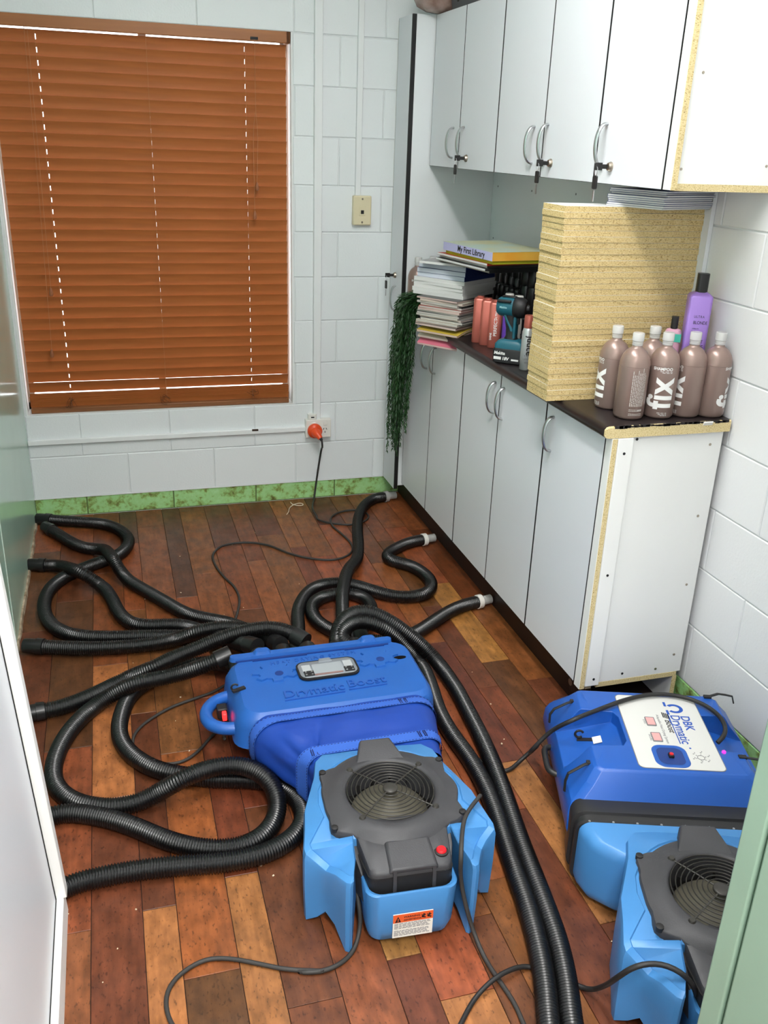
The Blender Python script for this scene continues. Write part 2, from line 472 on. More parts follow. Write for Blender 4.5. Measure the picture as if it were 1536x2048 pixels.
FIX = {(2, 2): 't', (2, 3): 'r', (3, 4): 't', (3, 3): 'd', (4, 3): 'o', (4, 4): 'd', (5, 3): 't', (5, 4): 't', (6, 4): 'd', (6, 5): 'r', (7, 3): 'o', (7, 4): 'm',
       (8, 3): 'm', (8, 4): 't', (8, 5): 'd', (9, 4): 'o', (9, 5): 't', (1, 0): 'm', (1, 1): 'r', (1, 2): 'd', (1, 3): 'm', (2, 0): 'r', (2, 1): 'm', (13, 3): 't', (13, 4): 'r', (15, 2): 't', (15, 3): 'd', (14, 3): 'r'}
rnd = random.Random(11)
for ci in range(len(SEAMS) - 1):
    xa, xb = SEAMS[ci], SEAMS[ci + 1]
    ends = KNOWN.get(ci)
    if ends is None:
        ends = []; y = -rnd.uniform(0.15, 0.7)
        while y > -3.2: ends.append(y); y -= rnd.uniform(0.5, 0.85)
    ends = [0.0] + sorted(ends, reverse=True)
    while ends[-1] > -3.9: ends.append(ends[-1] - rnd.uniform(0.5, 0.8))
    for k in range(len(ends) - 1):
        ya, yb = ends[k], ends[k + 1]
        w, l = xb - xa - 0.0016, ya - yb - 0.0016
        g = G(); c = 0.0007
        x, y = w / 2, l / 2
        g.add([(-x, -y, -0.004), (x, -y, -0.004), (x, y, -0.004), (-x, y, -0.004), (-x, -y, -c), (x, -y, -c), (x, y, -c), (-x, y, -c),
               (-x + c, -y + c, 0), (x - c, -y + c, 0), (x - c, y - c, 0), (-x + c, y - c, 0)],
              [(0, 1, 5, 4), (1, 2, 6, 5), (2, 3, 7, 6), (3, 0, 4, 7), (4, 5, 9, 8), (5, 6, 10, 9), (6, 7, 11, 10), (7, 4, 8, 11), (8, 9, 10, 11)])
        o = mesh_obj('plank', g, M_PLANK, floor)
        o.location = ((xa + xb) / 2, (ya + yb) / 2, 0)
        t = FIX.get((ci, k)) or rnd.choice('ddrrrmmmmoo')
        cc = [v * rnd.uniform(0.93, 1.07) for v in TONES[t]]
        o.color = lin(cc)

# ---- block walls
_blk = {}
def chamfer_block(sx, sz, d=0.012, c=0.0028):
    key = (round(sx, 4), round(sz, 4))
    if key not in _blk:
        x, z = sx / 2, sz / 2; xi, zi = x - c, z - c
        g = G()
        g.add([(-xi, 0, -zi), (xi, 0, -zi), (xi, 0, zi), (-xi, 0, zi), (-x, c, -z), (x, c, -z), (x, c, z), (-x, c, z), (-x, d, -z), (x, d, -z), (x, d, z), (-x, d, z)],
              [(0, 1, 2, 3), (4, 5, 1, 0), (5, 6, 2, 1), (6, 7, 3, 2), (7, 4, 0, 3), (8, 9, 5, 4), (9, 10, 6, 5), (10, 11, 7, 6), (11, 8, 4, 7)])
        me = bpy.data.meshes.new('block'); me.from_pydata(g.v, [], g.f); _blk[key] = me
    return _blk[key]
def add_block(parent, loc, sx, sz, rz, m, col):
    me = chamfer_block(sx, sz).copy() if m is M_STAIN else chamfer_block(sx, sz)
    if m is M_STAIN: me.materials.clear()
    if not me.materials: me.materials.append(m)
    o = bpy.data.objects.new('block', me); COL.objects.link(o); o.parent = parent
    o.location = loc; o.rotation_euler = (0, 0, rz); o.color = lin(col)
JT = 0.0035
g = G()
g.span((-1.60, 0.0045, -0.1), (WX0, 0.16, ZC)); g.span((WX1, 0.0045, -0.1), (0.85, 0.16, ZC))
g.span((WX0, 0.0045, -0.1), (WX1, 0.16, WZ0)); g.span((WX0, 0.0045, WZ1), (WX1, 0.16, ZC))
wall_back = struct('wall_back', g, M_MORTAR)
g = G(); g.span((XL, 0.0036, 0.0), (XR, 0.0046, Z0 - 0.001)); mesh_obj('green_joint', g, mat('dark_green_joint', (96, 118, 66), 0.8), wall_back)
g = G(); g.span((XL, -0.0025, Z0 - 0.0025), (XR, 0.003, Z0 + 0.003)); mesh_obj('paint_lip', g, M_CONDUIT, wall_back)
for j in range(-1, 15):
    za, zb = Z0 + 0.2 * j, Z0 + 0.2 * (j + 1)
    if za > ZC: break
    zb = min(zb, ZC); za = max(za, 0.0)
    off = 0.0 if j % 2 else -0.2
    xs = sorted(set([XL, XR] + [off + 0.4 * k for k in range(-5, 4) if XL + 0.03 < off + 0.4 * k < XR - 0.03]))
    for a, b in zip(xs[:-1], xs[1:]):
        segs = [(a, b)]
        if j >= 2 and j < 10:
            segs = [(s, e) for s, e in ((a, min(b, WX0)), (max(a, WX1), b)) if e - s > 0.02]
        for s, e in segs:
            gr = j == -1
            sh = rnd.uniform(-2.5, 2.5)
            add_block(wall_back, ((s + e) / 2, 0.0022 if gr else rnd.uniform(-0.0006, 0.0006), (za + zb) / 2), e - s - JT, zb - za - JT, 0,
                      M_STAIN if gr else M_BLOCK, (230 + sh, 235 + sh, 236 + sh))
g = G(); g.span((XR + 0.0045, -5.8, -0.1), (XR + 0.15, 0.0, ZC))
wall_right = struct('wall_right', g, M_MORTAR)
for j in range(-1, 15):
    za, zb = max(Z0 + 0.2 * j, 0), min(Z0 + 0.2 * (j + 1), ZC)
    off = -2.265 if j % 2 else -2.065
    ys = sorted(set([YF, -0.7] + [off + 0.4 * k for k in range(-4, 6) if YF + 0.03 < off + 0.4 * k < -0.73]))
    for a, b in zip(ys[:-1], ys[1:]):
        sh = rnd.uniform(-2.5, 2.5)
        add_block(wall_right, (XR + rnd.uniform(-0.0006, 0.0006), (a + b) / 2, (za + zb) / 2), b - a - JT, zb - za - JT, -PI / 2, M_STAIN if j == -1 else M_BLOCK, (228 + sh, 229 + sh, 229 + sh))
g = G(); g.span((XL - 0.03, YF, 0.0), (XL, 0.0, ZC))
wall_left = struct('wall_left', g, M_GREENWALL)
g = G(); g.box((XL + 0.0008, -1.195, 1.3), (0.0016, 0.007, 2.6))
mesh_obj('panel_joint', g, mat('joint_strip', (196, 214, 204), 0.3), wall_left)
g = G()
r2 = random.Random(3)
path = []
for k in range(40):
    y = -0.02 - k * 0.06
    path.append((y, 0.006 + r2.uniform(0, 0.006), 0.012 + r2.uniform(-0.005, 0.007)))
rings = [[(XL, y, 0), (XL + w, y, 0), (XL + w * 0.7, y, h), (XL, y, h)] for y, w, h in path]
g.loft(rings)
struct('trim_1', g, mat('worn_skirting_remnant', (186, 172, 148), 0.8, col2=(120, 100, 76), vscale=30, bump=0.4))
g = G(); g.span((-2.3, -5.8, ZC), (XR + 0.15, 0.16, ZC + 0.05))
struct('ceiling', g, M_CEIL)
# front wall with the doorway the camera looks through
g = G()
g.span((-0.125, YF - 0.10, 0), (XR, YF, ZC)); g.span((-2.2, YF - 0.10, 2.12), (-0.125, YF, ZC)); g.span((-2.2, YF - 0.10, 0), (-1.31, YF, 2.12))
struct('wall_front', g, M_WALL)
g = G()
g.span((-0.236, YF - 0.020, 0), (-0.12, YF + 0.02, 2.12))
trim2 = struct('trim_2', g, M_JAMB, bevel=0.003)
g = G(); g.span((-0.236, YF - 0.15, 0), (-0.12, YF - 0.027, 2.12))
struct('trim_3', g, M_JAMB, bevel=0.004)
g = G(); g.span((-0.229, YF - 0.029, 0), (-0.125, YF - 0.018, 2.12))
struct('trim_4', g, mat('jamb_gap_shade', (62, 90, 72), 0.7))  # dark strip paints the shade inside the jamb groove
# the hallway the photograph is taken from
g = G(); g.span((-2.3, -5.8, 0), (-2.2, YF - 0.1, ZC)); struct('wall_hall_left', g, M_WALL)
g = G(); g.span((-2.2, -5.8, 0), (XR, -5.7, ZC)); struct('wall_hall_rear', g, M_WALL)

# ---- window
g = G()
fr = 0.035
y0, y1 = 0.105, 0.135
g.span((WX0, y0, WZ0), (WX0 + fr, y1, WZ1)); g.span((WX1 - fr, y0, WZ0), (WX1, y1, WZ1))
g.span((WX0, y0, WZ0), (WX1, y1, WZ0 + fr)); g.span((WX0, y0, WZ1 - fr), (WX1, y1, WZ1))
g.span((-0.83, y0, WZ0), (-0.80, y1, WZ1))
win = struct('window_1', g, M_ALU)
for a, b in ((WX0 + fr, -0.83), (-0.80, WX1 - fr)):
    g = G(); g.span((a, 0.118, WZ0 + fr), (b, 0.122, WZ1 - fr)); mesh_obj('pane', g, M_GLASS, win)
g = G()
g.span((WX0, 0.004, WZ0), (WX0 + 0.006, 0.105, WZ1)); g.span((WX1 - 0.006, 0.004, WZ0), (WX1, 0.105, WZ1))
g.span((WX0, 0.004, WZ1 - 0.006), (WX1, 0.105, WZ1)); g.span((WX0, 0.002, WZ0), (WX1, 0.105, WZ0 + 0.004))
mesh_obj('reveal', g, M_WALL, win)

# ================================================================== VENETIAN BLIND
BX0, BX1, BY = -1.400, -0.228, 0.042
blind = thing('venetian_blind', 'brown timber venetian blind, closed, hanging in the window', 'blind', ((BX0 + BX1) / 2, BY, WZ0))
BO = Vector(blind.location)
LAD = (-1.225, -0.803, -0.403)
g = G(); g.span((BX0 - 0.012, 0.004, 2.052), (BX1 + 0.012, 0.020, 2.100)); g.span((BX1 - 0.006, 0.004, 2.052), (BX1 + 0.012, 0.065, 2.100)); g.span((BX0 - 0.012, 0.004, 2.052), (BX0 + 0.006, 0.065, 2.100))
mesh_obj('valance', g.off(BO), M_VAL, blind, bevel=0.003)
g = G(); g.span((BX0, 0.024, 2.066), (BX1, 0.07, 2.098)); mesh_obj('headrail', g.off(BO), M_SLATD, blind)
def slat_mesh():
    xs = [BX0]
    for l, hw in zip(LAD, (0.0019, 0.0006, 0.0009)): xs += [l - hw, l + hw]
    xs.append(BX1)
    ws = [-0.0255, -0.0235, -0.017, -0.010, 0.0, 0.010, 0.018, 0.0255]
    zc = lambda w: -0.0034 * (1 - (w / 0.0255) ** 2)
    g = G(); th = 0.0028; nx, nw = len(xs), len(ws)
    for s in (0, 1):
        for x in xs:
            for w in ws: g.v.append((x - BO.x, w, zc(w) - th * s))
    hole = lambda i, j: i % 2 == 1 and j in (3, 4)
    id_ = lambda s, i, j: s * nx * nw + i * nw + j
    for i in range(nx - 1):
        for j in range(nw - 1):
            if hole(i, j): continue
            g.f.append((id_(0, i, j), id_(0, i + 1, j), id_(0, i + 1, j + 1), id_(0, i, j + 1)))
            g.f.append((id_(1, i, j), id_(1, i, j + 1), id_(1, i + 1, j + 1), id_(1, i + 1, j)))
            for (a, b, ni, nj) in (((i, j), (i + 1, j), i, j - 1), ((i, j + 1), (i + 1, j + 1), i, j + 1), ((i, j), (i, j + 1), i - 1, j), ((i + 1, j), (i + 1, j + 1), i + 1, j)):
                out = ni < 0 or nj < 0 or ni >= nx - 1 or nj >= nw - 1 or hole(ni, nj)
                if out: g.f.append((id_(0, *a), id_(0, *b), id_(1, *b), id_(1, *a)))
    return g
slat0 = mesh_obj('slat', slat_mesh(), M_SLAT, blind, smooth=40)
zs = [2.022 - 0.0470 * k for k in range(31)]
for k, z in enumerate(zs):
    o = slat0 if k == 0 else slat0.copy()
    if k: COL.objects.link(o); o.parent = blind
    o.location = (0, 0, z - BO.z); o.rotation_euler = (math.radians(103.5 + random.uniform(-1, 1) if k < 29 else 107 + 5 * (k - 29)), math.radians(random.uniform(-0.06, 0.06)), 0)
for k in range(9):
    o = slat0.copy(); COL.objects.link(o); o.parent = blind
    o.location = (random.uniform(-0.003, 0.003), random.uniform(-0.004, 0.002), 0.524 + 0.0046 * k - BO.z)
g = G(); g.span((BX0, BY - 0.026, 0.4985), (BX1, BY + 0.026, 0.521)); mesh_obj('bottom_rail', g.off(BO), M_SLATD, blind, bevel=0.003)
for l in LAD:
    g = G()
    for dx, yy in ((-0.0012, BY - 0.029), (0.0012, BY + 0.027)):
        g.tube([(l + dx, yy, 2.06), (l + dx + random.uniform(-.003, .003), yy, 1.3), (l + dx, yy, 0.6), (l, BY - 0.030, 0.53)], 0.0008, 5)
    mesh_obj('ladder_cord', g.off(BO), M_CORD, blind)
    g = G(); rr = random.Random(int(l * 1000))
    for q in range(3):
        pts = [(l + rr.uniform(-.03, .03), BY - 0.029 - rr.uniform(0, .006), rr.uniform(.515, .575)) for _ in range(5)]
        pts = [pts[0]] + pts
        g.tube([tuple(p) for p in smooth_path(pts[1:], 0.006, 0.02)], 0.0009, 5)
    mesh_obj('cord_tangle', g.off(BO), mat('cord_brown', (96, 58, 30), 0.8), blind)
for (pts, tass) in (([(-0.366, 0.0, 2.06), (-0.366, 0.0, 1.78), (-0.360, 0.0, 1.70), (-0.367, 0.0, 1.50)], (-0.367, 1.485)), ([(-0.368, 0.002, 1.78), (-0.377, 0.0, 1.72), (-0.379, 0.0, 1.38)], (-0.379, 1.365)),
                    ([(-1.250, 0.0, 2.06), (-1.256, 0, 1.6), (-1.263, 0.0, 1.05)], (-1.263, 1.04)), ([(-1.262, 0.002, 2.06), (-1.27, 0, 1.5), (-1.285, 0.0, 0.79)], (-1.286, 0.775))):
    g = G(); g.tube([tuple(p) for p in smooth_path(pts, 0.02, 0.04)], 0.0011, 5)
    c_ = mesh_obj('pull_cord', g.off(BO), M_CORD, blind)
    g = G(); g.lathe([(0.002, 0.018), (0.005, 0.014), (0.008, 0.0), (0.0085, -0.012), (0.006, -0.018)], 10, (tass[0], 0.0, tass[1]))
    mesh_obj('tassel', g.off(BO), mat('tassel_wood', (150, 92, 56), 0.5), c_, smooth=50)
g = G(); g.span((-0.383, -0.002, 2.058), (-0.352, 0.006, 2.068)); mesh_obj('cord_lock', g.off(BO), M_BLACK, blind)

# ================================================================== WALL FITTINGS
g = G(); g.span((-0.116, -0.022, 0.412), (-0.080, 0.001, ZC))
tag(mesh_obj('cable_conduit', g, M_CONDUIT, bevel=0.003), 'white vertical cable conduit running down beside the window to the power outlet', 'conduit')
g = G(); g.span((0.074, -0.016, 1.455), (0.100, 0.001, ZC))
tag(mesh_obj('cable_conduit', g, M_CONDUIT, bevel=0.003), 'narrow white vertical conduit above the cream phone socket', 'conduit')
g = G(); g.span((XL + 0.001, -0.016, 0.358), (-0.152, 0.001, 0.382))
hc = tag(mesh_obj('cable_conduit', g, M_CONDUIT, bevel=0.003), 'white horizontal conduit low on the wall under the window', 'conduit')
g = G(); g.span((-0.415, -0.0172, 0.374), (-0.385, -0.010, 0.3825)); mesh_obj('broken_chip', g, mat('chip_brown', (70, 58, 48), 0.9), hc)
t = thing('phone_socket', 'cream phone socket on the block wall below the narrow conduit', 'socket', (0.106, 0, 1.392))
g = G(); g.span((-0.043, -0.026, -0.064), (0.043, 0.001, 0.064)); mesh_obj('plate', g, M_CREAM, t, bevel=0.006, seg=3)
g = G(); g.span((-0.015, -0.0275, -0.022), (0.015, -0.026, 0.018)); pl = mesh_obj('insert', g, M_CREAM, t, bevel=0.001)
g = G(); g.span((-0.007, -0.0285, -0.014), (0.007, -0.027, 0.002)); mesh_obj('jack_hole', g, M_BLACK, t)
for dz in (-0.05, 0.05):
    g = G(); g.lathe([(0.0045, -0.0275), (0.0045, -0.025)], 10, (0, 0, dz), 'Y'); mesh_obj('screw', g, M_BRASS, t)
t = thing('power_outlet', 'white double power outlet on the wall with an orange plug in it', 'outlet', (-0.089, 0, 0.375))
g = G(); g.span((-0.066, -0.034, -0.046), (0.060, 0.001, 0.046)); mesh_obj('plate', g, M_GPO, t, bevel=0.004, seg=3)
for dx in (-0.03, 0.030):
    g = G(); g.span((dx - 0.010, -0.038, 0.016), (dx + 0.010, -0.034, 0.034)); mesh_obj('switch', g, M_GPO, t, bevel=0.003)
for dx, dz, a in ((0.022, -0.002, 0.5), (0.036, -0.002, -0.5), (0.029, -0.018, 0)):
    g = G(); g.box((dx, -0.0345, dz), (0.003, 0.002, 0.009), ry=a); mesh_obj('pin_slot', g, M_BLACK, t)
t = thing('charger_adaptor', 'small white plastic adaptor sitting on top of the power outlet', 'adaptor', (-0.122, -0.018, 0.421))
g = G(); g.prism(rrect(0, 0, 0.042, 0.034, 0.010), 0.0005, 0.026); mesh_obj('body', g, M_GPO, t, bevel=0.003)
g = G(); g.span((-0.008, -0.0178, 0.010), (0.008, -0.0168, 0.016)); mesh_obj('port', g, M_BLACK, t)

# ================================================================== CABINETS
FX = 0.284          # base door front plane
UX = 0.350          # wall-cabinet door front plane
WT = 0.980          # worktop top
KX = 0.338
def handle(parent, x, y, zc, h=0.112, out=0.030):
    g = G(); pts = []
    for i in range(15):
        a = PI * i / 14
        pts.append((x - 0.001 - out * math.sin(a) ** 0.8, y, zc + h / 2 * math.cos(a)))
    n = len(pts)
    rings = []
    for i, p in enumerate(pts):
        t = Vector(pts[min(i + 1, n - 1)]) - Vector(pts[max(i - 1, 0)]); t.normalize()
        nn = t.cross(Vector((0, 1, 0)))
        w, d = 0.0075, 0.0045
        c = Vector(p)
        rings.append([tuple(c + Vector((0, w * math.cos(q), 0)) + nn * (d * math.sin(q))) for q in [2 * PI * k / 8 for k in range(8)]])
    g.loft(rings)
    return mesh_obj('handle', g.off(parent.matrix_local.translation if False else OFF), M_STEEL, parent, smooth=60)
OFF = (0, 0, 0)
def key_set(parent, x, y, z, swing=0.0):
    g = G(); g.lathe([(0.0135, 0.0), (0.0135, 0.003), (0.010, 0.010), (0.004, 0.0105)], 16, (0, 0, 0), 'X')
    g.v = [(x - p[0], y + p[1], z + p[2]) for p in g.v]
    lk = mesh_obj('lock', g.off(OFF), M_BRASS, parent, smooth=50)
    g = G(); g.box((x - 0.028, y, z), (0.036, 0.0025, 0.012)); g.box((x - 0.038, y, z), (0.022, 0.005, 0.020))
    mesh_obj('key_in_lock', g.off(OFF), M_RUBBER, lk, bevel=0.0015)
    g = G(); g.tube([(x - 0.044, y + 0.008 * math.cos(a), z - 0.012 + 0.012 * math.sin(a)) for a in [2 * PI * k / 12 for k in range(13)]], 0.0009, 5)
    g.box((x - 0.044, y + swing * 0.5, z - 0.078), (0.0025, 0.006, 0.030))
    mesh_obj('key_ring', g.off(OFF), M_STEEL, lk)
    g = G(); g.prism(rrect(0, 0, 0.022, 0.036, 0.005), -0.0025, 0.0025)
    g.v = [(x - 0.044 + p[2], y + p[0] + swing * 0.3, z - 0.042 + p[1]) for p in g.v]
    mesh_obj('hanging_key', g.off(OFF), M_RUBBER, lk, bevel=0.001)
def door(parent, x, y0, y1, z0, z1, hy=None, hz=None, lock=None, th=0.017):
    """door slab facing -x, black edge tape on both sides"""
    e = 0.0024
    g = G(); g.span((x, y0 + 0.0016 + e, z0), (x + th, y1 - 0.0016 - e, z1))
    d = mesh_obj('door', g.off(OFF), M_WHITE, parent)
    g = G(); g.span((x + 0.0004, y0 + 0.0006, z0 - 0.0008), (x + th, y0 + 0.0016 + e, z1)); g.span((x + 0.0004, y1 - 0.0016 - e, z0 - 0.0008), (x + th, y1 - 0.0006, z1))
    g.span((x + 0.0004, y0 + 0.0016, z0 - 0.0012), (x + th, y1 - 0.0016, z0))
    mesh_obj('edge_strip', g.off(OFF), M_BLACK, d)
    if hy is not None: handle(d, x, hy, hz)
    if lock is not None: key_set(d, x, lock[0], lock[1], lock[2])
    return d

def base_cab(label, y0, y1, doors):
    global OFF
    t = thing('base_cabinet', label, 'cabinet', (FX, (y0 + y1) / 2, 0), 0, 'base cabinets under the worktop'); OFF = tuple(t.location)
    g = G(); a = FX + 0.019
    g.span((a, y0, 0.135), (a + 0.35, y0 + 0.016, 0.944)); g.span((a, y1 - 0.016, 0.135), (a + 0.35, y1, 0.944))
    g.span((a, y0 + 0.016, 0.135), (a + 0.35, y1 - 0.016, 0.151)); g.span((a + 0.338, y0 + 0.016, 0.151), (a + 0.348, y1 - 0.016, 0.944)); g.span((a, y0 + 0.016, 0.928), (a + 0.35, y1 - 0.016, 0.944))
    mesh_obj('carcass', g.off(OFF), M_WHITE2, t)
    for d in doors: door(t, FX, *d)
    return t
z0d, z1d = 0.136, 0.942
cA = base_cab('base cabinet at the near end, single door and stripped raw side', -2.062, -1.668, [(-2.040, -1.670, z0d, z1d, -1.722, 0.850)])
base_cab('middle white base cabinet with two doors, partly below the chipboard stack', -1.668, -0.940, [(-1.668, -1.302, z0d, z1d, -1.335, 0.842), (-1.302, -0.942, z0d, z1d, -1.256, 0.844)])
base_cab('far white base cabinet with two doors, behind the trailing fern', -0.940, -0.215, [(-0.940, -0.578, z0d, z1d, -0.617, 0.832), (-0.578, -0.222, z0d, z1d, -0.510, 0.830)])
OFF = tuple(cA.location)
# stripped end of the near cabinet: filler, raw edge, batten and bottom edge
g = G(); g.span((FX, -2.075, 0.128), (FX + 0.018, -2.0425, 0.944)); mesh_obj('filler_strip', g.off(OFF), M_WHITE2, cA)
g = G(); g.span((FX + 0.0018, -2.0765, 0.128), (FX + 0.0168, -2.0745, 0.943)); mesh_obj('raw_edge', g.off(OFF), M_CHIPE, cA)
g = G(); g.span((FX + 0.0185, -2.078, 0.136), (FX + 0.066, -2.0625, 0.944)); mesh_obj('batten', g.off(OFF), M_WHITE2, cA, bevel=0.001)
g = G(); g.span((FX + 0.066, -2.0632, 0.118), (0.640, -2.050, 0.1345)); mesh_obj('raw_bottom_edge', g.off(OFF), M_CHIPE, cA)
g = G(); g.span((0.628, -2.062, 0.002), (0.644, -1.88, 0.118)); bl = mesh_obj('support_leg', g.off(OFF), M_WHITE2, cA)
g = G(); g.span((0.6282, -2.0632, 0.002), (0.6438, -2.062, 0.118)); mesh_obj('raw_edge', g.off(OFF), M_CHIPE, bl)
g = G(); g.span((0.318, -2.056, 0.112), (0.338, -2.040, 0.135)); mesh_obj('wood_block', g.off(OFF), mat('pine_block', (206, 186, 150), 0.7), cA)
for (sx, sz) in ((0.325, 0.90), (0.327, 0.52), (0.330, 0.16), (0.615, 0.905), (0.617, 0.68), (0.62, 0.45), (0.62, 0.20), (0.56, 0.155), (0.44, 0.155), (0.37, 0.935)):
    yy = -2.0785 if sx < 0.34 else -2.0625
    g = G(); g.lathe([(0.0042, -0.0008), (0.0042, 0.0004)], 8, (sx, yy, sz), 'Y'); mesh_obj('screw_hole', g.off(OFF), M_BRASS if sx > 0.5 else M_BLACK, cA)
# kickboard
g = G(); g.span((KX, -2.035, 0.001), (KX + 0.016, -0.002, 0.128))
kb = tag(mesh_obj('kickboard', g, M_KICK, bevel=0.001), 'dark brown kickboard along the floor below the white base cabinets', 'kickboard')
g = G(); g.lathe([(0.011, -0.001), (0.013, 0.0004)], 16, (KX, -1.93, 0.055), 'X'); mesh_obj('hole_ring', g, mat('hole_rim', (120, 92, 76), 0.6), kb)
g = G(); g.span((KX + 0.02, -1.90, 0.001), (0.66, -1.88, 0.118)); mesh_obj('cavity_shade_sheet', g, M_SHADOW, kb)  # dark sheet stands in for the shade under the cabinets
# worktop with rolled front edge
g = G()
prof = [(0.664, WT), (0.272, WT), (0.263, WT - 0.003), (0.258, WT - 0.010), (0.258, WT - 0.026), (0.263, WT - 0.032), (0.272, WT - 0.0345), (0.664, WT - 0.0345)]
g.loft([[(x, -2.070, z) for x, z in prof], [(x, -0.216, z) for x, z in prof]])
wt = tag(mesh_obj('worktop', g, M_WORKTOP, smooth=40), 'long black laminate worktop with a raw chipboard end on the base cabinets', 'worktop')
g = G(); g.loft([[(x, -2.0745, z) for x, z in [(p[0], p[1] - (0.004 if p[1] > WT - 0.005 else 0)) for p in prof]], [(x, -2.0698, z) for x, z in prof]]); mesh_obj('raw_end', g, M_CHIPE, wt)
g = G(); r3 = random.Random(5)
for k in range(26):
    xx = 0.30 + 0.0138 * k
    g.box((xx, -2.072, WT - 0.002 - r3.uniform(0, 0.002)), (r3.uniform(.012, .03), 0.006, r3.uniform(.003, .009)))
mesh_obj('torn_laminate', g, M_WORKTOP, wt)
g = G(); g.box((0.585, -2.076, WT - 0.006), (0.030, 0.004, 0.011), rx=0.5); mesh_obj('paint_flake', g, M_LABELW, wt)

# tall cabinet in the corner
t = thing('tall_cabinet', 'tall narrow white cabinet in the corner with a black edged door', 'cabinet', (0.25, -0.1, 0)); OFF = tuple(t.location)
g = G(); g.span((0.268, -0.212, 0.118), (0.665, -0.196, 2.172)); g.span((0.268, -0.018, 0.118), (0.665, -0.002, 2.172)); g.span((0.268, -0.196, 2.156), (0.665, -0.018, 2.172)); g.span((0.268, -0.196, 0.118), (0.665, -0.018, 0.134)); g.span((0.64, -0.196, 0.134), (0.65, -0.018, 2.156))
mesh_obj('carcass', g.off(OFF), M_CABSIDE, t)
dr = door(t, 0.250, -0.207, -0.020, 0.100, 2.172)
handle(dr, 0.250, -0.116, 1.015, 0.112, 0.024)
key_set(dr, 0.250, -0.105, 1.117)
g = G(); g.span((0.2515, -0.2105, 0.100), (0.268, -0.2072, 2.172)); mesh_obj('edge_strip', g.off(OFF), M_BLACK, t)
g = G(); g.span((0.254, -0.0185, 0.10), (0.266, -0.002, 2.166)); mesh_obj('scribe_strip', g.off(OFF), M_WHITE2, t)

# wall cabinets
def wall_cab(label, y0, y1, doors):
    global OFF
    t = thing('wall_cabinet', label, 'cabinet', (UX, (y0 + y1) / 2, 1.597), 0, 'wall cabinets above the worktop'); OFF = tuple(t.location)
    g = G(); a = UX + 0.019; b = 0.665
    g.span((a, y0, 1.600), (b, y0 + 0.016, 2.172)); g.span((a, y1 - 0.016, 1.600), (b, y1, 2.172)); g.span((a, y0 + 0.016, 1.600), (b, y1 - 0.016, 1.616)); g.span((a, y0 + 0.016, 2.156), (b, y1 - 0.016, 2.172)); g.span((b - 0.012, y0 + 0.016, 1.616), (b - 0.002, y1 - 0.016, 2.156))
    mesh_obj('carcass', g.off(OFF), M_WHITE2, t)
    for d in doors: door(t, UX, *d)
    return t
u0, u1 = 1.597, 2.172
wA = wall_cab('nearest wall cabinet with one door and a raw chipboard edged side', -2.062, -1.678, [(-2.040, -1.680, u0, u1, -1.724, 1.697, (-1.770, 1.642, 0.004))])
wall_cab('middle wall cabinet of two white doors above the chipboard stack', -1.678, -0.936, [(-1.678, -1.322, u0, u1, -1.350, 1.698, (-1.392, 1.640, -0.004)), (-1.322, -0.938, u0, u1, -1.251, 1.692)])
wall_cab('far wall cabinet of two white doors next to the tall cabinet', -0.936, -0.215, [(-0.936, -0.562, u0, u1, -0.613, 1.692, (-0.655, 1.636, 0.002)), (-0.562, -0.217, u0, u1, -0.496, 1.690)])
OFF = tuple(wA.location)
g = G(); g.span((UX + 0.001, -2.075, u0), (UX + 0.018, -2.0425, 2.172)); mesh_obj('filler_strip', g.off(OFF), M_WHITE2, wA)
g = G(); g.span((UX + 0.003, -2.0775, u0), (UX + 0.0185, -2.0745, 2.171)); mesh_obj('raw_edge', g.off(OFF), M_CHIPE, wA)
g = G(); g.span((UX + 0.0185, -2.0655, u0 - 0.002), (0.664, -2.050, u0 + 0.0155)); mesh_obj('raw_bottom_edge', g.off(OFF), M_CHIPE, wA)
for (sx, sz) in ((0.383, 1.647), (0.405, 1.868), (0.635, 1.66), (0.41, 2.08), (0.64, 1.73)):
    g = G(); g.lathe([(0.0036, -0.001), (0.0036, 0.0004)], 8, (sx, -2.0625, sz), 'Y'); mesh_obj('screw_hole', g.off(OFF), M_BRASS, wA)
g = G(); g.span((0.657, -1.83, WT + 0.001), (0.6705, -0.214, 1.598))
sp = tag(mesh_obj('splashback_panel', g, M_CABSIDE), 'plain white back panel on the wall between worktop and wall cabinets', 'panel')
for yy, zz in ((-0.27, 1.52), (-0.62, 1.52), (-1.0, 1.53), (-0.26, 1.30)):
    g = G(); g.lathe([(0.004, -0.001), (0.004, 0.0004)], 8, (0.657, yy, zz), 'X'); mesh_obj('screw', g, M_INKG, sp)

# tilted slim white cabinet carcass by the left wall
t = thing('leaning_cabinet', 'white cabinet carcass with black seam leaning on the green left wall', 'cabinet', (-1.219, -2.457, 0))
t.rotation_euler = (0, math.radians(-3.1), 0)
g = G(); g.span((-0.085, -0.9, 0.002), (-0.007, -0.002, 0.064)); mesh_obj('plinth', g, M_WHITE2, t, bevel=0.001)
g = G(); g.span((-0.085, -0.030, 0.064), (0.0, 0.0, 1.95)); g.span((-0.085, -0.9, 1.93), (0.0, -0.03, 1.95)); g.span((-0.085, -0.916, 0.002), (-0.024, -0.9, 1.95)); mesh_obj('end_post', g, M_WHITE2, t, bevel=0.0015)
g = G(); g.span((-0.085, -0.9, 0.066), (-0.0255, -0.0305, 1.93)); mesh_obj('core', g, M_BLACK, t)
g = G(); g.span((-0.030, -0.0345, 0.066), (-0.0222, -0.0302, 1.93)); g.span((-0.030, -0.9, 0.0644), (-0.0222, -0.0345, 0.0675)); mesh_obj('shadow_gap', g, M_BLACK, t)  # black strips paint the shade in the gap round the door
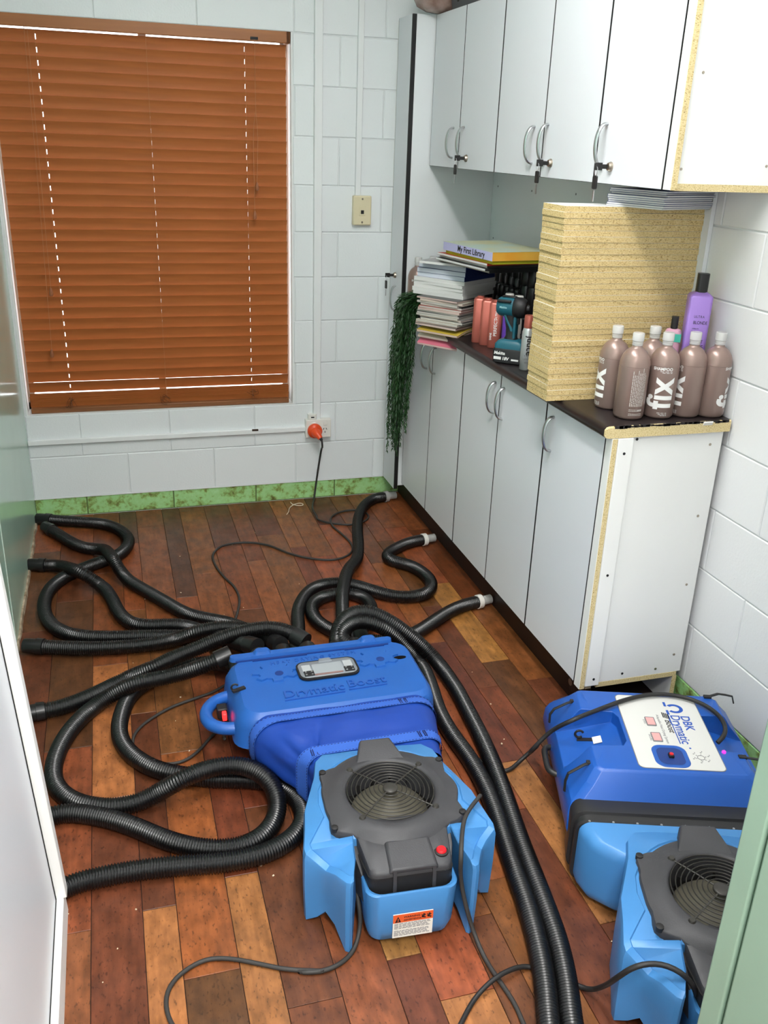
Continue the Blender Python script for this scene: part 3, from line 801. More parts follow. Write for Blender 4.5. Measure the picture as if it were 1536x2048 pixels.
g = G(); g.span((-0.040, -0.9, 0.068), (-0.024, -0.0350, 1.925)); mesh_obj('door', g, M_WHITE, t)

# things on top of the wall cabinets
t = thing('wrapped_bag', 'clear plastic bag of brown and pink things on top of the tall cabinet', 'bag', (0.36, -0.24, 2.173))
g = G(); rr = random.Random(8)
rings = []
for k in range(9):
    a = PI * k / 8
    rad = 0.11 * math.sin(a) ** 0.6 + 0.002
    rings.append([(rad * (1 + rr.uniform(-.12, .12)) * math.cos(2 * PI * i / 20), 0.9 * rad * (1 + rr.uniform(-.12, .12)) * math.sin(2 * PI * i / 20), 0.075 - 0.074 * math.cos(a)) for i in range(20)])
g.loft(rings); mesh_obj('bag_body', g, M_BAG, t, smooth=80)
g = G(); g.lathe([(0.02, 0.14), (0.012, 0.16), (0.03, 0.19)], 10, (0, 0.02, 0)); mesh_obj('tied_neck', g, M_BAG, t, smooth=60)
t = thing('plastic_tray', 'dark grey plastic tray lying on top of the wall cabinets', 'tray', (0.46, -0.72, 2.173))
g = G(); g.loft([[(x, y, 0.0) for x, y in rrect(0, 0, 0.20, 0.72, 0.02)], [(x, y, 0.06) for x, y in rrect(0, 0, 0.215, 0.74, 0.02)], [(x, y, 0.06) for x, y in rrect(0, 0, 0.20, 0.72, 0.02)], [(x, y, 0.006) for x, y in rrect(0, 0, 0.19, 0.70, 0.02)]])
mesh_obj('tray_body', g, M_TRAY, t, smooth=40)
g = G(); g.lathe([(0.009, 0.0), (0.009, 0.002)], 12, (-0.1075, 0.27, 0.03), 'X'); mesh_obj('hole', g, M_BLACK, t)

# ================================================================== CHIPBOARD STACK
NB = 34; BT = 0.0164
def ORD(n): return '%d%s' % (n, 'th' if 10 < n % 100 < 14 else {1: 'st', 2: 'nd', 3: 'rd'}.get(n % 10, 'th'))
for k in range(NB):
    dx, dy = random.uniform(-0.0025, 0.0025), random.uniform(-0.002, 0.002)
    x0 = 0.208 if k else 0.212
    lab = 'topmost chipboard offcut with white laminate on the stack' if k == NB - 1 else ('bottom chipboard offcut of the tall stack, lying on the worktop' if k == 0 else 'raw chipboard offcut in the tall stack, %s board from the top' % ORD(NB - k))
    z = WT + 0.0005 + k * BT
    g = G(); g.span((x0 - 0.44, -0.0695, 0.0004), (0.668 - 0.44, 0.0695, BT - 0.0005))
    o = mesh_obj('chipboard_offcut', g, M_CHIP)
    o.location = (0.44 + dx, -1.730 + dy, z); o.rotation_euler = (0, 0, random.uniform(-0.006, 0.006))
    tag(o, lab, 'chipboard', 'chipboard offcuts in the stack')
    g = G(); g.span((x0 - 0.44 + 0.0006, -0.069, BT - 0.0005), (0.668 - 0.44, 0.069, BT - 0.0001)); mesh_obj('laminate', g, M_WHITE2, o)
    if k == NB - 1:
        g = G(); rr = random.Random(4)
        pts = [(0.015 * (1 + rr.uniform(-.4, .3)) * math.cos(a) - 0.07, -0.0702, -0.008 + 0.0085 * (1 + rr.uniform(-.4, .3)) * math.sin(a)) for a in [2 * PI * i / 11 for i in range(11)]]
        g.add(pts, [tuple(range(11))]); mesh_obj('dark_stain', g, mat('stain', (120, 104, 84), 0.8), o)
ST = WT + 0.0005 + NB * BT

# ================================================================== MAGAZINES
def magazine(name, label, group, loc, rz, w, d, th, cover, pages=None, droop=0.0, nx=1, cat='magazine', spine='x-'):
    """w along local x, d along local y; origin at the near corner of the stack (centre of the base)"""
    t = thing(name, label, cat, loc, rz, group)
    g = G(); n = 8
    def zz(x): return -droop * max(0.0, (0.02 - x) / (w / 2)) ** 2
    xs = [-w / 2 + w * i / n for i in range(n + 1)]
    c = min(0.0007, th * 0.15)
    rings = [[(x, -d / 2 + 0.0015, zz(x) + c), (x, d / 2 - 0.0015, zz(x) + c), (x, d / 2 - 0.0015, zz(x) + th - c), (x, -d / 2 + 0.0015, zz(x) + th - c)] for x in xs]
    g.loft(rings); mesh_obj('pages', g, pages or M_PAGE, t, smooth=40)
    g = G()
    for a, b in ((0.0, c), (th - c, th)):
        rings = [[(x, -d / 2, zz(x) + a), (x, d / 2, zz(x) + a), (x, d / 2, zz(x) + b), (x, -d / 2, zz(x) + b)] for x in xs]; g.loft(rings)
    if droop == 0 and spine == 'y-': g.span((-w / 2, -d / 2, c), (w / 2, -d / 2 + 0.002, th - c))
    elif droop == 0: g.span((-w / 2, d / 2 - 0.002, c), (w / 2, d / 2, th - c))
    mesh_obj('cover', g, cover, t)
    return t
PG = [mat('newsprint_%s' % n, c, 0.85, var=0.14, vscale=50, stretch=(0.2, 0.2, 12)) for n, c in (('grey', (196, 192, 184)), ('warm', (206, 190, 178)), ('pinkish', (206, 182, 174)), ('white', (222, 222, 220)), ('cool', (206, 212, 224)))]
CV = {n: mat('cover_' + n, c, 0.35) for n, c in (('dark', (52, 50, 52)), ('navy', (36, 52, 110)), ('red', (176, 52, 40)), ('yellow', (206, 176, 70)), ('pink', (206, 110, 130)), ('cream', (214, 206, 190)), ('grey', (150, 150, 150)), ('black', (22, 22, 24)), ('white', (226, 226, 224)))}
MA = math.radians(36)      # stack is turned on the worktop
mc = Vector((0.312, -0.715, 0))
z = WT + 0.0005
rr = random.Random(21)
low = ['pink', 'cream', 'yellow', 'grey', 'dark', 'cream', 'dark', 'grey', 'cream', 'dark', 'grey', 'cream', 'red', 'dark', 'grey', 'cream', 'dark']
for k, cv in enumerate(low):
    th = rr.uniform(0.0065, 0.0095)
    dx, dy = rr.uniform(-0.008, 0.008), rr.uniform(-0.008, 0.008)
    dr_ = 0.040 if k == 0 else (0.024 if k == 1 else (0.012 if k == 2 else 0.0))
    lab = {0: 'pink covered magazine drooping over the worktop edge at the bottom of the pile', 2: 'yellow edged magazine near the bottom of the worktop pile', 12: 'magazine with a red cover showing halfway up the worktop pile'}.get(k, 'crumpled old magazine in the worktop pile, %s from the bottom' % ORD(k + 1))
    magazine('magazine', lab, 'old magazines in the lower pile', (mc.x + dx, mc.y + dy, z + (dr_ * 0)), MA + rr.uniform(-0.05, 0.05), 0.215, 0.20, th, CV[cv], PG[rr.choice((0, 0, 1, 2)) if k > 3 else 2], dr_)
    z += th + 0.0003
mc2 = Vector((0.335, -0.640, 0))
for k in range(5):
    th = rr.uniform(0.011, 0.015)
    magazine('magazine', 'thick white paged catalogue in the worktop pile, %s of five from below' % ORD(k + 1), 'white catalogues in the pile', (mc2.x + rr.uniform(-.006, .006), mc2.y + rr.uniform(-.006, .006), z), MA + rr.uniform(-0.04, 0.04), 0.245, 0.24, th, CV['white'], PG[3], spine='y-')
    z += th + 0.0003
for k in range(3):
    th = rr.uniform(0.017, 0.021)
    magazine('catalogue', '%s of three blue backed catalogues with pale pages in the pile' % ('lowest', 'middle', 'uppermost')[k], 'blue catalogues in the pile', (mc2.x + 0.01 + rr.uniform(-.006, .006), mc2.y + 0.0 + rr.uniform(-.006, .006), z), MA + rr.uniform(-0.03, 0.03), 0.225, 0.23, th, CV['navy'], PG[4], cat='catalogue', spine='y-')
    z += th + 0.0003
magazine('magazine', 'grey covered magazine lying across the blue catalogues', None, (mc2.x - 0.01, mc2.y - 0.02, z), MA + 0.12, 0.235, 0.20, 0.010, CV['grey'], PG[3]); z += 0.0103
bc = Vector((0.405, -0.850, 0))
for k, cv in enumerate(('black', 'black', 'dark', 'red')):
    th = 0.0085
    lab = 'red covered magazine directly under the yellow book box' if cv == 'red' else 'large black magazine near the top of the pile, %s below the red one' % ('third', 'second', 'first')[min(k, 2)]
    magazine('magazine', lab, None if cv == 'red' else 'black magazines near the top of the pile', (bc.x + rr.uniform(-.012, .012), bc.y + rr.uniform(-.012, .012), z), math.radians(9) + rr.uniform(-.04, .04), 0.27, 0.36, th, CV[cv], PG[3 if k else 0], spine='y-'); z += th + 0.0003
# the boxed book set
BA = math.radians(8)
t = thing('book_box', 'picture book box with lilac spine lettered My First Library on the pile', 'book', (0.405, -0.885, z), BA)

g = G(); g.span((-0.120, -0.180, 0.0), (0.118, 0.178, 0.012)); mesh_obj('lower_tray', g, mat('lime_card', (184, 182, 40), 0.5), t)
g = G(); g.span((-0.127, -0.188, 0.0125), (0.125, 0.186, 0.043)); mesh_obj('box_body', g, mat('orange_card', (226, 160, 52), 0.45, col2=(236, 190, 80), vscale=6), t)
g = G(); g.span((-0.1285, -0.188, 0.0125), (-0.1272, 0.186, 0.043)); sp_ = mesh_obj('spine', g, mat('lilac_card', (186, 188, 228), 0.45), t)
g = G(); g.span((-0.1285, -0.189, 0.0432), (0.125, 0.187, 0.0446)); mesh_obj('printed_lid', g, mat('lid_print', (182, 206, 198), 0.3, col2=(206, 200, 150), vscale=9), t)
g = text_geo('My First Library', 0.030, 0.0002, bold=0.0006, spacing=1.05); place(g, (-0.1289, 0.070, 0.0195), (0, -1, 0), (0, 0, 1)); mesh_obj('lettering', g, M_INK, sp_)
bookz = z

# ================================================================== BOTTLES
def litre_bottle():
    t = thing('shampoo_bottle', '', 'bottle')
    R = 0.0425
    g = G(); g.lathe([(0.030, 0.0), (0.0385, 0.0015), (R, 0.008), (R, 0.148), (R - 0.0006, 0.1485), (R - 0.0006, 0.1495), (R, 0.150), (R - 0.001, 0.163), (R - 0.006, 0.178), (R - 0.014, 0.190), (R - 0.024, 0.1975), (0.0145, 0.2005), (0.0138, 0.206)], 40)
    mesh_obj('body', g, M_TAUPE, t, smooth=50)
    g = G(); g.lathe([(0.0138, 0.205), (0.0148, 0.206), (0.0148, 0.2105), (0.0138, 0.211), (0.0148, 0.2125), (0.0148, 0.2165), (0.0140, 0.217), (0.0160, 0.2185), (0.0160, 0.238), (0.0146, 0.240)], 28)
    mesh_obj('cap', g, M_CLEAR, t, smooth=50)
    rt = R + 0.0005
    g = text_geo('fix', 0.086, 0, bold=0.0020, spacing=1.04)
    g.v = [(x * 1.0, y * 1.22, zz) for x, y, zz in g.v]
    g = slice_geo(g, 1, -0.02, 0.075, 22)
    g.v = [(x, y - 0.030, 0) for x, y, _ in g.v]
    mesh_obj('logo_lettering', wrap_cyl(g, rt, 0.0, 0.030, True), M_PRINTW, t)
    g = text_geo('SHAMPOO', 0.0115, 0, bold=0.0003, align='RIGHT'); g = slice_geo(g, 0, -0.08, 0.02, 16)
    g.v = [(x + 0.022, y, 0) for x, y, _ in g.v]; mesh_obj('product_lettering', wrap_cyl(g, rt, 0.0, 0.1405), M_PRINTW, t)
    g = G()
    for zz, a, b in ((0.1365, -0.012, 0.022), (0.133, -0.006, 0.022), (0.014, -0.002, 0.022), (0.0105, 0.004, 0.022), (0.018, -0.006, 0.022)):
        n = 10
        for i in range(n):
            if i % 4 == 3: continue
            a0, a1 = (a + (b - a) * i / n) / rt, (a + (b - a) * (i + 0.86) / n) / rt
            g.add([(rt * math.cos(a0), rt * math.sin(a0), zz), (rt * math.cos(a1), rt * math.sin(a1), zz), (rt * math.cos(a1), rt * math.sin(a1), zz + 0.0015), (rt * math.cos(a0), rt * math.sin(a0), zz + 0.0015)], [(0, 1, 2, 3)])
    mesh_obj('small_print', g, M_PRINTW, t)
    g = G(); rr = random.Random(2)
    for col in range(9):
        a = PI + (-0.021 + 0.0047 * col) / rt
        zz = 0.040
        while zz < 0.138 - (0.008 if col % 3 else 0):
            l = rr.uniform(0.004, 0.012)
            a1 = a + 0.0021 / rt
            g.add([(rt * math.cos(a), rt * math.sin(a), zz), (rt * math.cos(a1), rt * math.sin(a1), zz), (rt * math.cos(a1), rt * math.sin(a1), zz + l), (rt * math.cos(a), rt * math.sin(a), zz + l)], [(0, 1, 2, 3)])
            zz += l + 0.0015
    for zz in (0.014, 0.018, 0.026, 0.030):
        for i in range(8):
            a0 = PI + (-0.021 + 0.005 * i) / rt; a1 = a0 + 0.0042 / rt; h = 0.006 if zz == 0.026 and i > 4 else 0.0014
            g.add([(rt * math.cos(a0), rt * math.sin(a0), zz), (rt * math.cos(a1), rt * math.sin(a1), zz), (rt * math.cos(a1), rt * math.sin(a1), zz + h), (rt * math.cos(a0), rt * math.sin(a0), zz + h)], [(0, 1, 2, 3)])
    mesh_obj('back_print', g, mat('print_grey', (196, 190, 184), 0.5), t)
    return t
bt0 = litre_bottle()
def face(x, y): return math.atan2(-4.19 - y, -1.023 - x)
BOT = [(0.467, -1.996, 0.10, 'shampoo bottle with the large fix logo facing forward, second from left in front'),
       (0.375, -1.990, PI + 0.5, 'shampoo bottle with back print, leftmost of the front row on the worktop'),
       (0.553, -1.999, -1.0, 'shampoo bottle third from left in front, logo turned to the left'),
       (0.627, -2.012, 1.45, 'shampoo bottle at the right end, standing beside the block wall'),
       (0.372, -1.884, -1.2, 'shampoo bottle half hidden behind the leftmost front bottle by the chipboard'),
       (0.482, -1.905, 2.2, 'shampoo bottle mostly hidden behind the bottle with the large fix logo'),
       (0.292, -0.300, 0.15, 'shampoo bottle beside the tall cabinet behind the magazine pile, left one'),
       (0.372, -0.268, 1.2, 'shampoo bottle near the tall cabinet behind the pile, only its cap clear')]
for i, (x, y, dr_, lab) in enumerate(BOT):
    o = bt0 if i == 0 else copy_tree(bt0)
    o.location = (x, y, WT + 0.0005); o.rotation_euler = (0, 0, face(x, y) + dr_)
    tag(o, lab, 'bottle', 'metallic taupe shampoo bottles')
def square_bottle(name, label, loc, rz, w, d, h, m, capm, cap=(0.016, 0.03), group=None, round_=0.012, text=None, neck=0.010):
    t = thing(name, label, 'bottle', loc, rz, group)
    g = G(); o = rrect(0, 0, w, d, round_, 5); s = lambda f: [(x * f, y * f) for x, y in o]
    g.loft([[(x, y, 0) for x, y in s(0.93)], [(x, y, 0.003) for x, y in o], [(x, y, h) for x, y in o], [(x, y, h + 0.006) for x, y in s(0.86)], [(x, y, h + neck) for x, y in s(0.42)]])
    mesh_obj('body', g, m, t, smooth=40)
    if capm:
        g = G(); g.prism(rrect(0, 0, cap[0] * 2, cap[0] * 2, cap[0] * 0.7, 5), h + neck - 0.002, h + neck + cap[1]); mesh_obj('cap', g, capm, t, smooth=40, bevel=0.0012)
    return t
# tall lilac bottle behind
t = square_bottle('conditioner_bottle', 'tall pearl purple bottle with black cap behind the shampoo bottles', (0.606, -1.915, WT + 0.0005), face(0.606, -1.915) + PI / 2 + 0.15, 0.066, 0.062, 0.325, M_PURPLE, M_BLKCAP, (0.0165, 0.05), None, 0.009, None, 0.014)
for s_, sz, zz, sp_c in (('ULTRA', 0.011, 0.268, 1.3), ('BLONDE', 0.0145, 0.250, 0.95), ('toning care', 0.0055, 0.236, 1), ('for fair hair', 0.0055, 0.228, 1), ('SHAMPOO', 0.0075, 0.211, 1.1), ('BRIGHT', 0.0145, 0.196, 0.95), ('TONE', 0.0200, 0.178, 0.95), ('200 ml', 0.006, 0.155, 1)):
    g = text_geo(s_, sz, 0.0002, spacing=sp_c); g.v = [(p[0] * 0.72, p[1] * 0.9, p[2]) for p in g.v]; place(g, (-0.013, -0.0315, zz), (1, 0, 0), (0, 0, 1)); mesh_obj('lettering', g, M_INK, t)
t = square_bottle('hair_tube', 'small pink bottle with teal stripe and black cap behind the front bottles', (0.545, -1.900, WT + 0.0005), face(0.545, -1.9) + PI / 2, 0.045, 0.035, 0.222, mat('pink_bottle', (198, 150, 170), 0.35), M_BLKCAP, (0.010, 0.034))
g = G(); g.span((-0.0232, -0.0182, 0.195), (0.0232, 0.0182, 0.218)); mesh_obj('teal_stripe', g, mat('teal_band', (64, 178, 158), 0.4), t)
# copper pink bottles in a row and the purple one
for k, (x, y, lab) in enumerate(((0.332, -0.945, 'copper pink bottle nearest the magazine pile'), (0.343, -0.995, 'copper pink bottle in the middle of the row of three'), (0.356, -1.045, 'copper pink bottle with white print beside the purple bottle'))):
    rz = face(x, y) + PI / 2 - 0.05
    t = square_bottle('hair_bottle', lab, (x, y, WT + 0.0005), rz, 0.048, 0.050, 0.162, M_COPPER, M_COPPER, (0.013, 0.003), 'copper pink bottles', 0.011)
    if k == 2:
        for s_, sz, yy, zz in (('ULTRA', 0.011, 0.006, 0.105), ('PERFECT', 0.017, 0.008, 0.045), ('SHINE', 0.010, -0.010, 0.03)):
            g = text_geo(s_, sz, 0.0002, bold=0.0002); place(g, (yy, -0.0254, zz), (0, 0, 1), (-1, 0, 0)); mesh_obj('lettering', g, M_PRINTW, t)
t = square_bottle('hair_bottle', 'deep purple bottle between the copper bottles and the drill', (0.392, -1.098, WT + 0.0005), face(0.392, -1.098) + PI / 2, 0.056, 0.05, 0.158, M_PURPLED, M_PURPLED, (0.012, 0.004), None, 0.02)
for k in range(5):
    g = G(); g.span((-0.005 + 0.006 * k, -0.0256, 0.02), (-0.003 + 0.006 * k, -0.0252, 0.085 - 0.006 * (k % 3))); mesh_obj('small_print', g, mat('print_lilac', (176, 160, 214), 0.5), t)
# aerosol can
t = thing('aerosol_can', 'silver aerosol can with copper cap lettered juuce by the chipboard', 'can', (0.322, -1.405, WT + 0.0005), face(0.322, -1.405))
g = G(); g.lathe([(0.019, 0), (0.0212, 0.002), (0.0212, 0.128), (0.019, 0.137), (0.0165, 0.142)], 32); mesh_obj('body', g, M_SILVER, t, smooth=50)
g = G(); g.lathe([(0.0172, 0.1425), (0.0176, 0.144), (0.0174, 0.180), (0.0160, 0.184), (0.012, 0.1845)], 28); mesh_obj('cap', g, M_COPPER, t, smooth=50)
g = slice_geo(text_geo('juuce', 0.031, 0, bold=0.0006), 1, -0.012, 0.034, 10); g.v = [(-x, -y + 0.0015 , 0) for x, y, _ in g.v]; mesh_obj('lettering', wrap_cyl(g, 0.0217, 0, 0.118, True), M_INK, t)
for s_, zz, sz in (('TAN', 0.046, 0.010), ('UPPER', 0.036, 0.010), ('spray', 0.026, 0.007)):
    g = slice_geo(text_geo(s_, sz, 0, align='CENTER'), 0, -0.03, 0.03, 10); mesh_obj('lettering', wrap_cyl(g, 0.0217, 0.1, zz), M_INKG, t)

# ================================================================== DRILL
t = thing('impact_driver', 'teal and black cordless impact driver standing on its battery', 'drill', (0.305, -1.292, WT + 0.0005), face(0.305, -1.292) + PI / 2)
# local: x = right in view, -y = towards viewer
TX = Matrix.Rotation(-0.30, 4, 'Z')
g = G()
hz = 0.192
g.lathe([(0.012, -0.052), (0.022, -0.050), (0.028, -0.042), (0.0305, -0.02), (0.030, 0.012)], 24, (0, 0, hz), 'X'); g.v = [(p[0], p[1], hz + (p[2] - hz) * 1.12) for p in g.v]
mesh_obj('motor_housing', g.xf(TX), M_TEAL, t, smooth=40)
g = G(); g.lathe([(0.0305, 0.010), (0.0335, 0.014), (0.033, 0.032), (0.030, 0.046), (0.024, 0.054), (0.012, 0.056), (0.010, 0.064), (0.006, 0.066)], 24, (0, 0, hz), 'X'); g.v = [(p[0], p[1], hz + (p[2] - hz) * 1.08) for p in g.v]
mesh_obj('front_bumper', g.xf(TX), M_TOOLBLK, t, smooth=40)
g = G(); g.box((-0.02, -0.0285, hz + 0.022), (0.05, 0.010, 0.010)); g.box((-0.01, 0, hz + 0.0345), (0.05, 0.022, 0.006)); mesh_obj('top_grip', g.xf(TX), M_TOOLBLK, t, bevel=0.003)
g = G()
def gr(z, xc, w, d): return [(xc + x, y, z) for x, y in rrect(0, 0, w, d, min(w, d) * 0.45, 4)]
g.loft([gr(0.168, -0.004, 0.046, 0.038), gr(0.150, 0.000, 0.042, 0.036), gr(0.120, 0.004, 0.036, 0.034), gr(0.095, 0.006, 0.038, 0.034), gr(0.080, 0.006, 0.052, 0.042)])
mesh_obj('grip', g.xf(TX), M_TOOLBLK, t, smooth=45)
g = G(); g.loft([[(0.019 + x, y, zz) for x, y in rrect(0, 0, 0.010, 0.036, 0.004)] for zz in (0.088, 0.12, 0.150, 0.162)]); g.loft([[(-0.016 + dx + x, y, zz) for x, y in rrect(0, 0, 0.012, 0.0375, 0.004)] for zz, dx in ((0.17, -0.004), (0.140, 0.012), (0.125, 0.022), (0.112, 0.026))])
mesh_obj('grip_frame', g.xf(TX), M_TEAL, t, smooth=45)
g = G(); g.box((0.026, 0, 0.148), (0.014, 0.012, 0.026)); mesh_obj('trigger', g.xf(TX), M_TOOLBLK, t, bevel=0.003)
g = G(); g.loft([[(0.008 + x, y, zz) for x, y in rrect(0, 0, w, d, 0.012)] for zz, w, d in ((0.052, 0.104, 0.064), (0.066, 0.104, 0.064), (0.078, 0.085, 0.055), (0.084, 0.05, 0.04))]); mesh_obj('foot', g.xf(TX), M_TEAL, t, smooth=40)
g = G(); g.loft([[(0.010 + x, y, zz) for x, y in rrect(0, 0, w, d, 0.010)] for zz, w, d in ((0.0, 0.100, 0.062), (0.004, 0.112, 0.070), (0.046, 0.114, 0.072), (0.052, 0.108, 0.066))]); bt_ = mesh_obj('battery', g.xf(TX), M_TOOLBLK, t, smooth=35)
for s_, sz, zz, xx in (('Makita', 0.0150, 0.032, -0.040), ('18V', 0.0150, 0.014, -0.010)):
    g = text_geo(s_, sz, 0.0002, bold=0.0005, shear=0.15); place(g, (xx, -0.0365, zz), (1, 0, 0), (0, 0, 1)); mesh_obj('lettering', g.xf(TX), M_PRINTW, bt_)
g = G(); g.span((-0.040, -0.0368, 0.014), (-0.013, -0.0362, 0.024)); g.span((0.024, -0.0368, 0.014), (0.050, -0.0362, 0.020)); mesh_obj('white_print', g.xf(TX), M_PRINTW, bt_)
g = text_geo('Makita', 0.010, 0.0002, bold=0.0003); place(g, (-0.035, -0.031, hz - 0.002), (1, 0, 0), (0, 0, 1)); mesh_obj('lettering', g.xf(TX), mat('print_teal_light', (150, 196, 200), 0.5), t)

# ================================================================== CANS AND CADDY BEHIND
t = thing('wire_caddy', 'black caddy frame holding bottles at the back of the worktop', 'caddy', (0.525, -1.0, WT + 0.0005))
g = G(); g.span((-0.075, -0.43, 0.0), (0.12, 0.55, 0.004)); g.span((0.112, -0.43, 0.004), (0.118, 0.55, 0.24)); g.span((-0.075, 0.546, 0.004), (0.112, 0.55, 0.13)); g.span((-0.075, -0.43, 0.004), (0.112, -0.426, 0.13))
mesh_obj('tray', g, M_BLKCAN, t)
g = G(); g.tube([(-0.073, -0.43, 0.105), (-0.073, 0.22, 0.115)], 0.004, 6); g.tube([(-0.073, -0.43, 0.05), (-0.073, 0.22, 0.05)], 0.003, 6); mesh_obj('front_rail', g, M_BLKCAN, t)
can0 = thing('spray_can', 'tall black spray can in the back row of the caddy', 'can', (0, 0, 0), 0, 'black spray cans at the back')
g = G(); g.lathe([(0.027, 0), (0.0285, 0.002), (0.0285, 0.195), (0.026, 0.203)], 20); mesh_obj('body', g, M_BLKCAN, can0, smooth=50)
g = G(); g.lathe([(0.0265, 0.203), (0.0275, 0.205), (0.0275, 0.262), (0.025, 0.266)], 20); mesh_obj('cap', g, M_BLKCAP, can0, smooth=50)
for k, (x, y) in enumerate([(0.600, -0.50 - 0.062 * i) for i in range(15)] + [(0.540, -0.905 - 0.062 * i) for i in range(8)]):
    o = can0 if k == 0 else copy_tree(can0); o.location = (x, y, WT + 0.005)
    o['label'] = 'tall black spray can at the back of the caddy, %s from the window end' % ORD(k + 1) if k < 15 else 'tall black spray can in the second row of the caddy, %s along' % ORD(k - 14)
sm0 = thing('small_bottle', 'short black capped bottle in the front row of the caddy', 'bottle', (0, 0, 0), 0, 'short black bottles in the caddy')
g = G(); g.lathe([(0.020, 0), (0.0215, 0.002), (0.0215, 0.115), (0.019, 0.122)], 18); mesh_obj('body', g, M_BLKCAN, sm0, smooth=50)
g = G(); g.lathe([(0.0185, 0.122), (0.0195, 0.124), (0.0195, 0.168), (0.018, 0.171)], 18); mesh_obj('cap', g, M_BLKCAP, sm0, smooth=50)
for k, (x, y) in enumerate(((0.545, -0.61), (0.545, -0.66), (0.545, -0.71), (0.545, -0.76), (0.545, -0.81), (0.485, -0.86), (0.485, -0.91))):
    o = sm0 if k == 0 else copy_tree(sm0); o.location = (x, y, WT + 0.005)
    o['label'] = 'short black capped bottle in front of the tall cans, %s from the pile' % ORD(k + 1)
wh0 = thing('white_bottle', 'slim bottle with a white cap behind the drill, left one of two', 'bottle', (0.425, -1.000, WT + 0.005))
g = G(); g.lathe([(0.018, 0), (0.019, 0.002), (0.019, 0.135), (0.016, 0.142)], 18); mesh_obj('body', g, M_GPO, wh0, smooth=50)
g = G(); g.lathe([(0.0158, 0.142), (0.0165, 0.144), (0.0165, 0.184), (0.015, 0.187)], 18); mesh_obj('cap', g, M_GPO, wh0, smooth=50)
o = copy_tree(wh0); o.location = (0.440, -1.055, WT + 0.005); tag(o, 'slim bottle with a white cap behind the drill, right one of two', 'bottle')
t = thing('brush_box', 'small orange wooden box of hair brushes between drill and chipboard', 'box', (0.535, -1.46, WT + 0.0005))
g = G(); g.span((-0.11, -0.10, 0), (0.10, 0.09, 0.11)); mesh_obj('box_body', g, mat('orange_timber', (196, 122, 50), 0.5, var=0.2, vscale=10, stretch=(1, 1, 6)), t)
BN = ['crimson', 'violet', 'pale pink', 'brown', 'salmon pink', 'dark plum', 'dusky beige', 'amber orange', 'magenta']
cols = [(206, 50, 70), (92, 50, 130), (216, 178, 160), (120, 70, 60), (226, 130, 120), (60, 40, 50), (196, 160, 150), (214, 150, 90), (150, 60, 90)]
rr = random.Random(13)
for k in range(9):
    a = rr.uniform(0, PI); zc_ = 0.118 + 0.0095 * (k // 2)
    p = Vector((rr.uniform(-.05, .03), rr.uniform(-.05, .05), zc_)); dv = Vector((math.cos(a), math.sin(a), 0)) * 0.05
    o = thing('hair_brush', '%s hair brush in the heap on the orange box' % BN[k], 'brush', tuple(Vector(t.location) + p), 0, 'hair brushes in the heap')
    g = G(); g.tube([tuple(-dv), tuple(dv * 0.2), tuple(dv)], [0.005, 0.004, 0.0035], 8); mesh_obj('brush_handle', g, mat('brush_%d' % k, cols[k], 0.4), o, smooth=60)
    g = G(); g.tube([tuple(-dv * 1.55), tuple(-dv)], [0.007, 0.006], 10); mesh_obj('bristle_head', g, M_INK if k % 2 else mat('bristle_%d' % k, cols[(k + 3) % 9], 0.7), o, smooth=60)

# ================================================================== MAGAZINES ON THE CHIPBOARD
z = ST + 0.0004
rr = random.Random(31)
MB = math.radians(20)
for k in range(9):
    th = rr.uniform(0.0045, 0.0058)
    cx, cy = 0.437, -1.925
    ux, vx = Vector((math.cos(MB), math.sin(MB), 0)), Vector((-math.sin(MB), math.cos(MB), 0))
    w, d = 0.215, 0.200
    jj = rr.uniform(-.004, .004) + (0.012 if k > 5 else 0)
    c_ = Vector((cx, cy, 0)) + ux * (w / 2 + jj) + vx * (d / 2 + rr.uniform(-.004, .004))
    lab = 'glossy magazine wedged between chipboard and wall cabinet, %s from below' % ORD(k + 1)
    if k == 0: lab = 'bottom magazine with a pale picture cover on the chipboard stack'
    magazine('magazine', lab, 'magazines on the chipboard stack', (c_.x, c_.y, z), MB, w, d, th, CV['grey' if k == 0 else 'navy'], PG[3])
    z += th + 0.0002
magtop = z

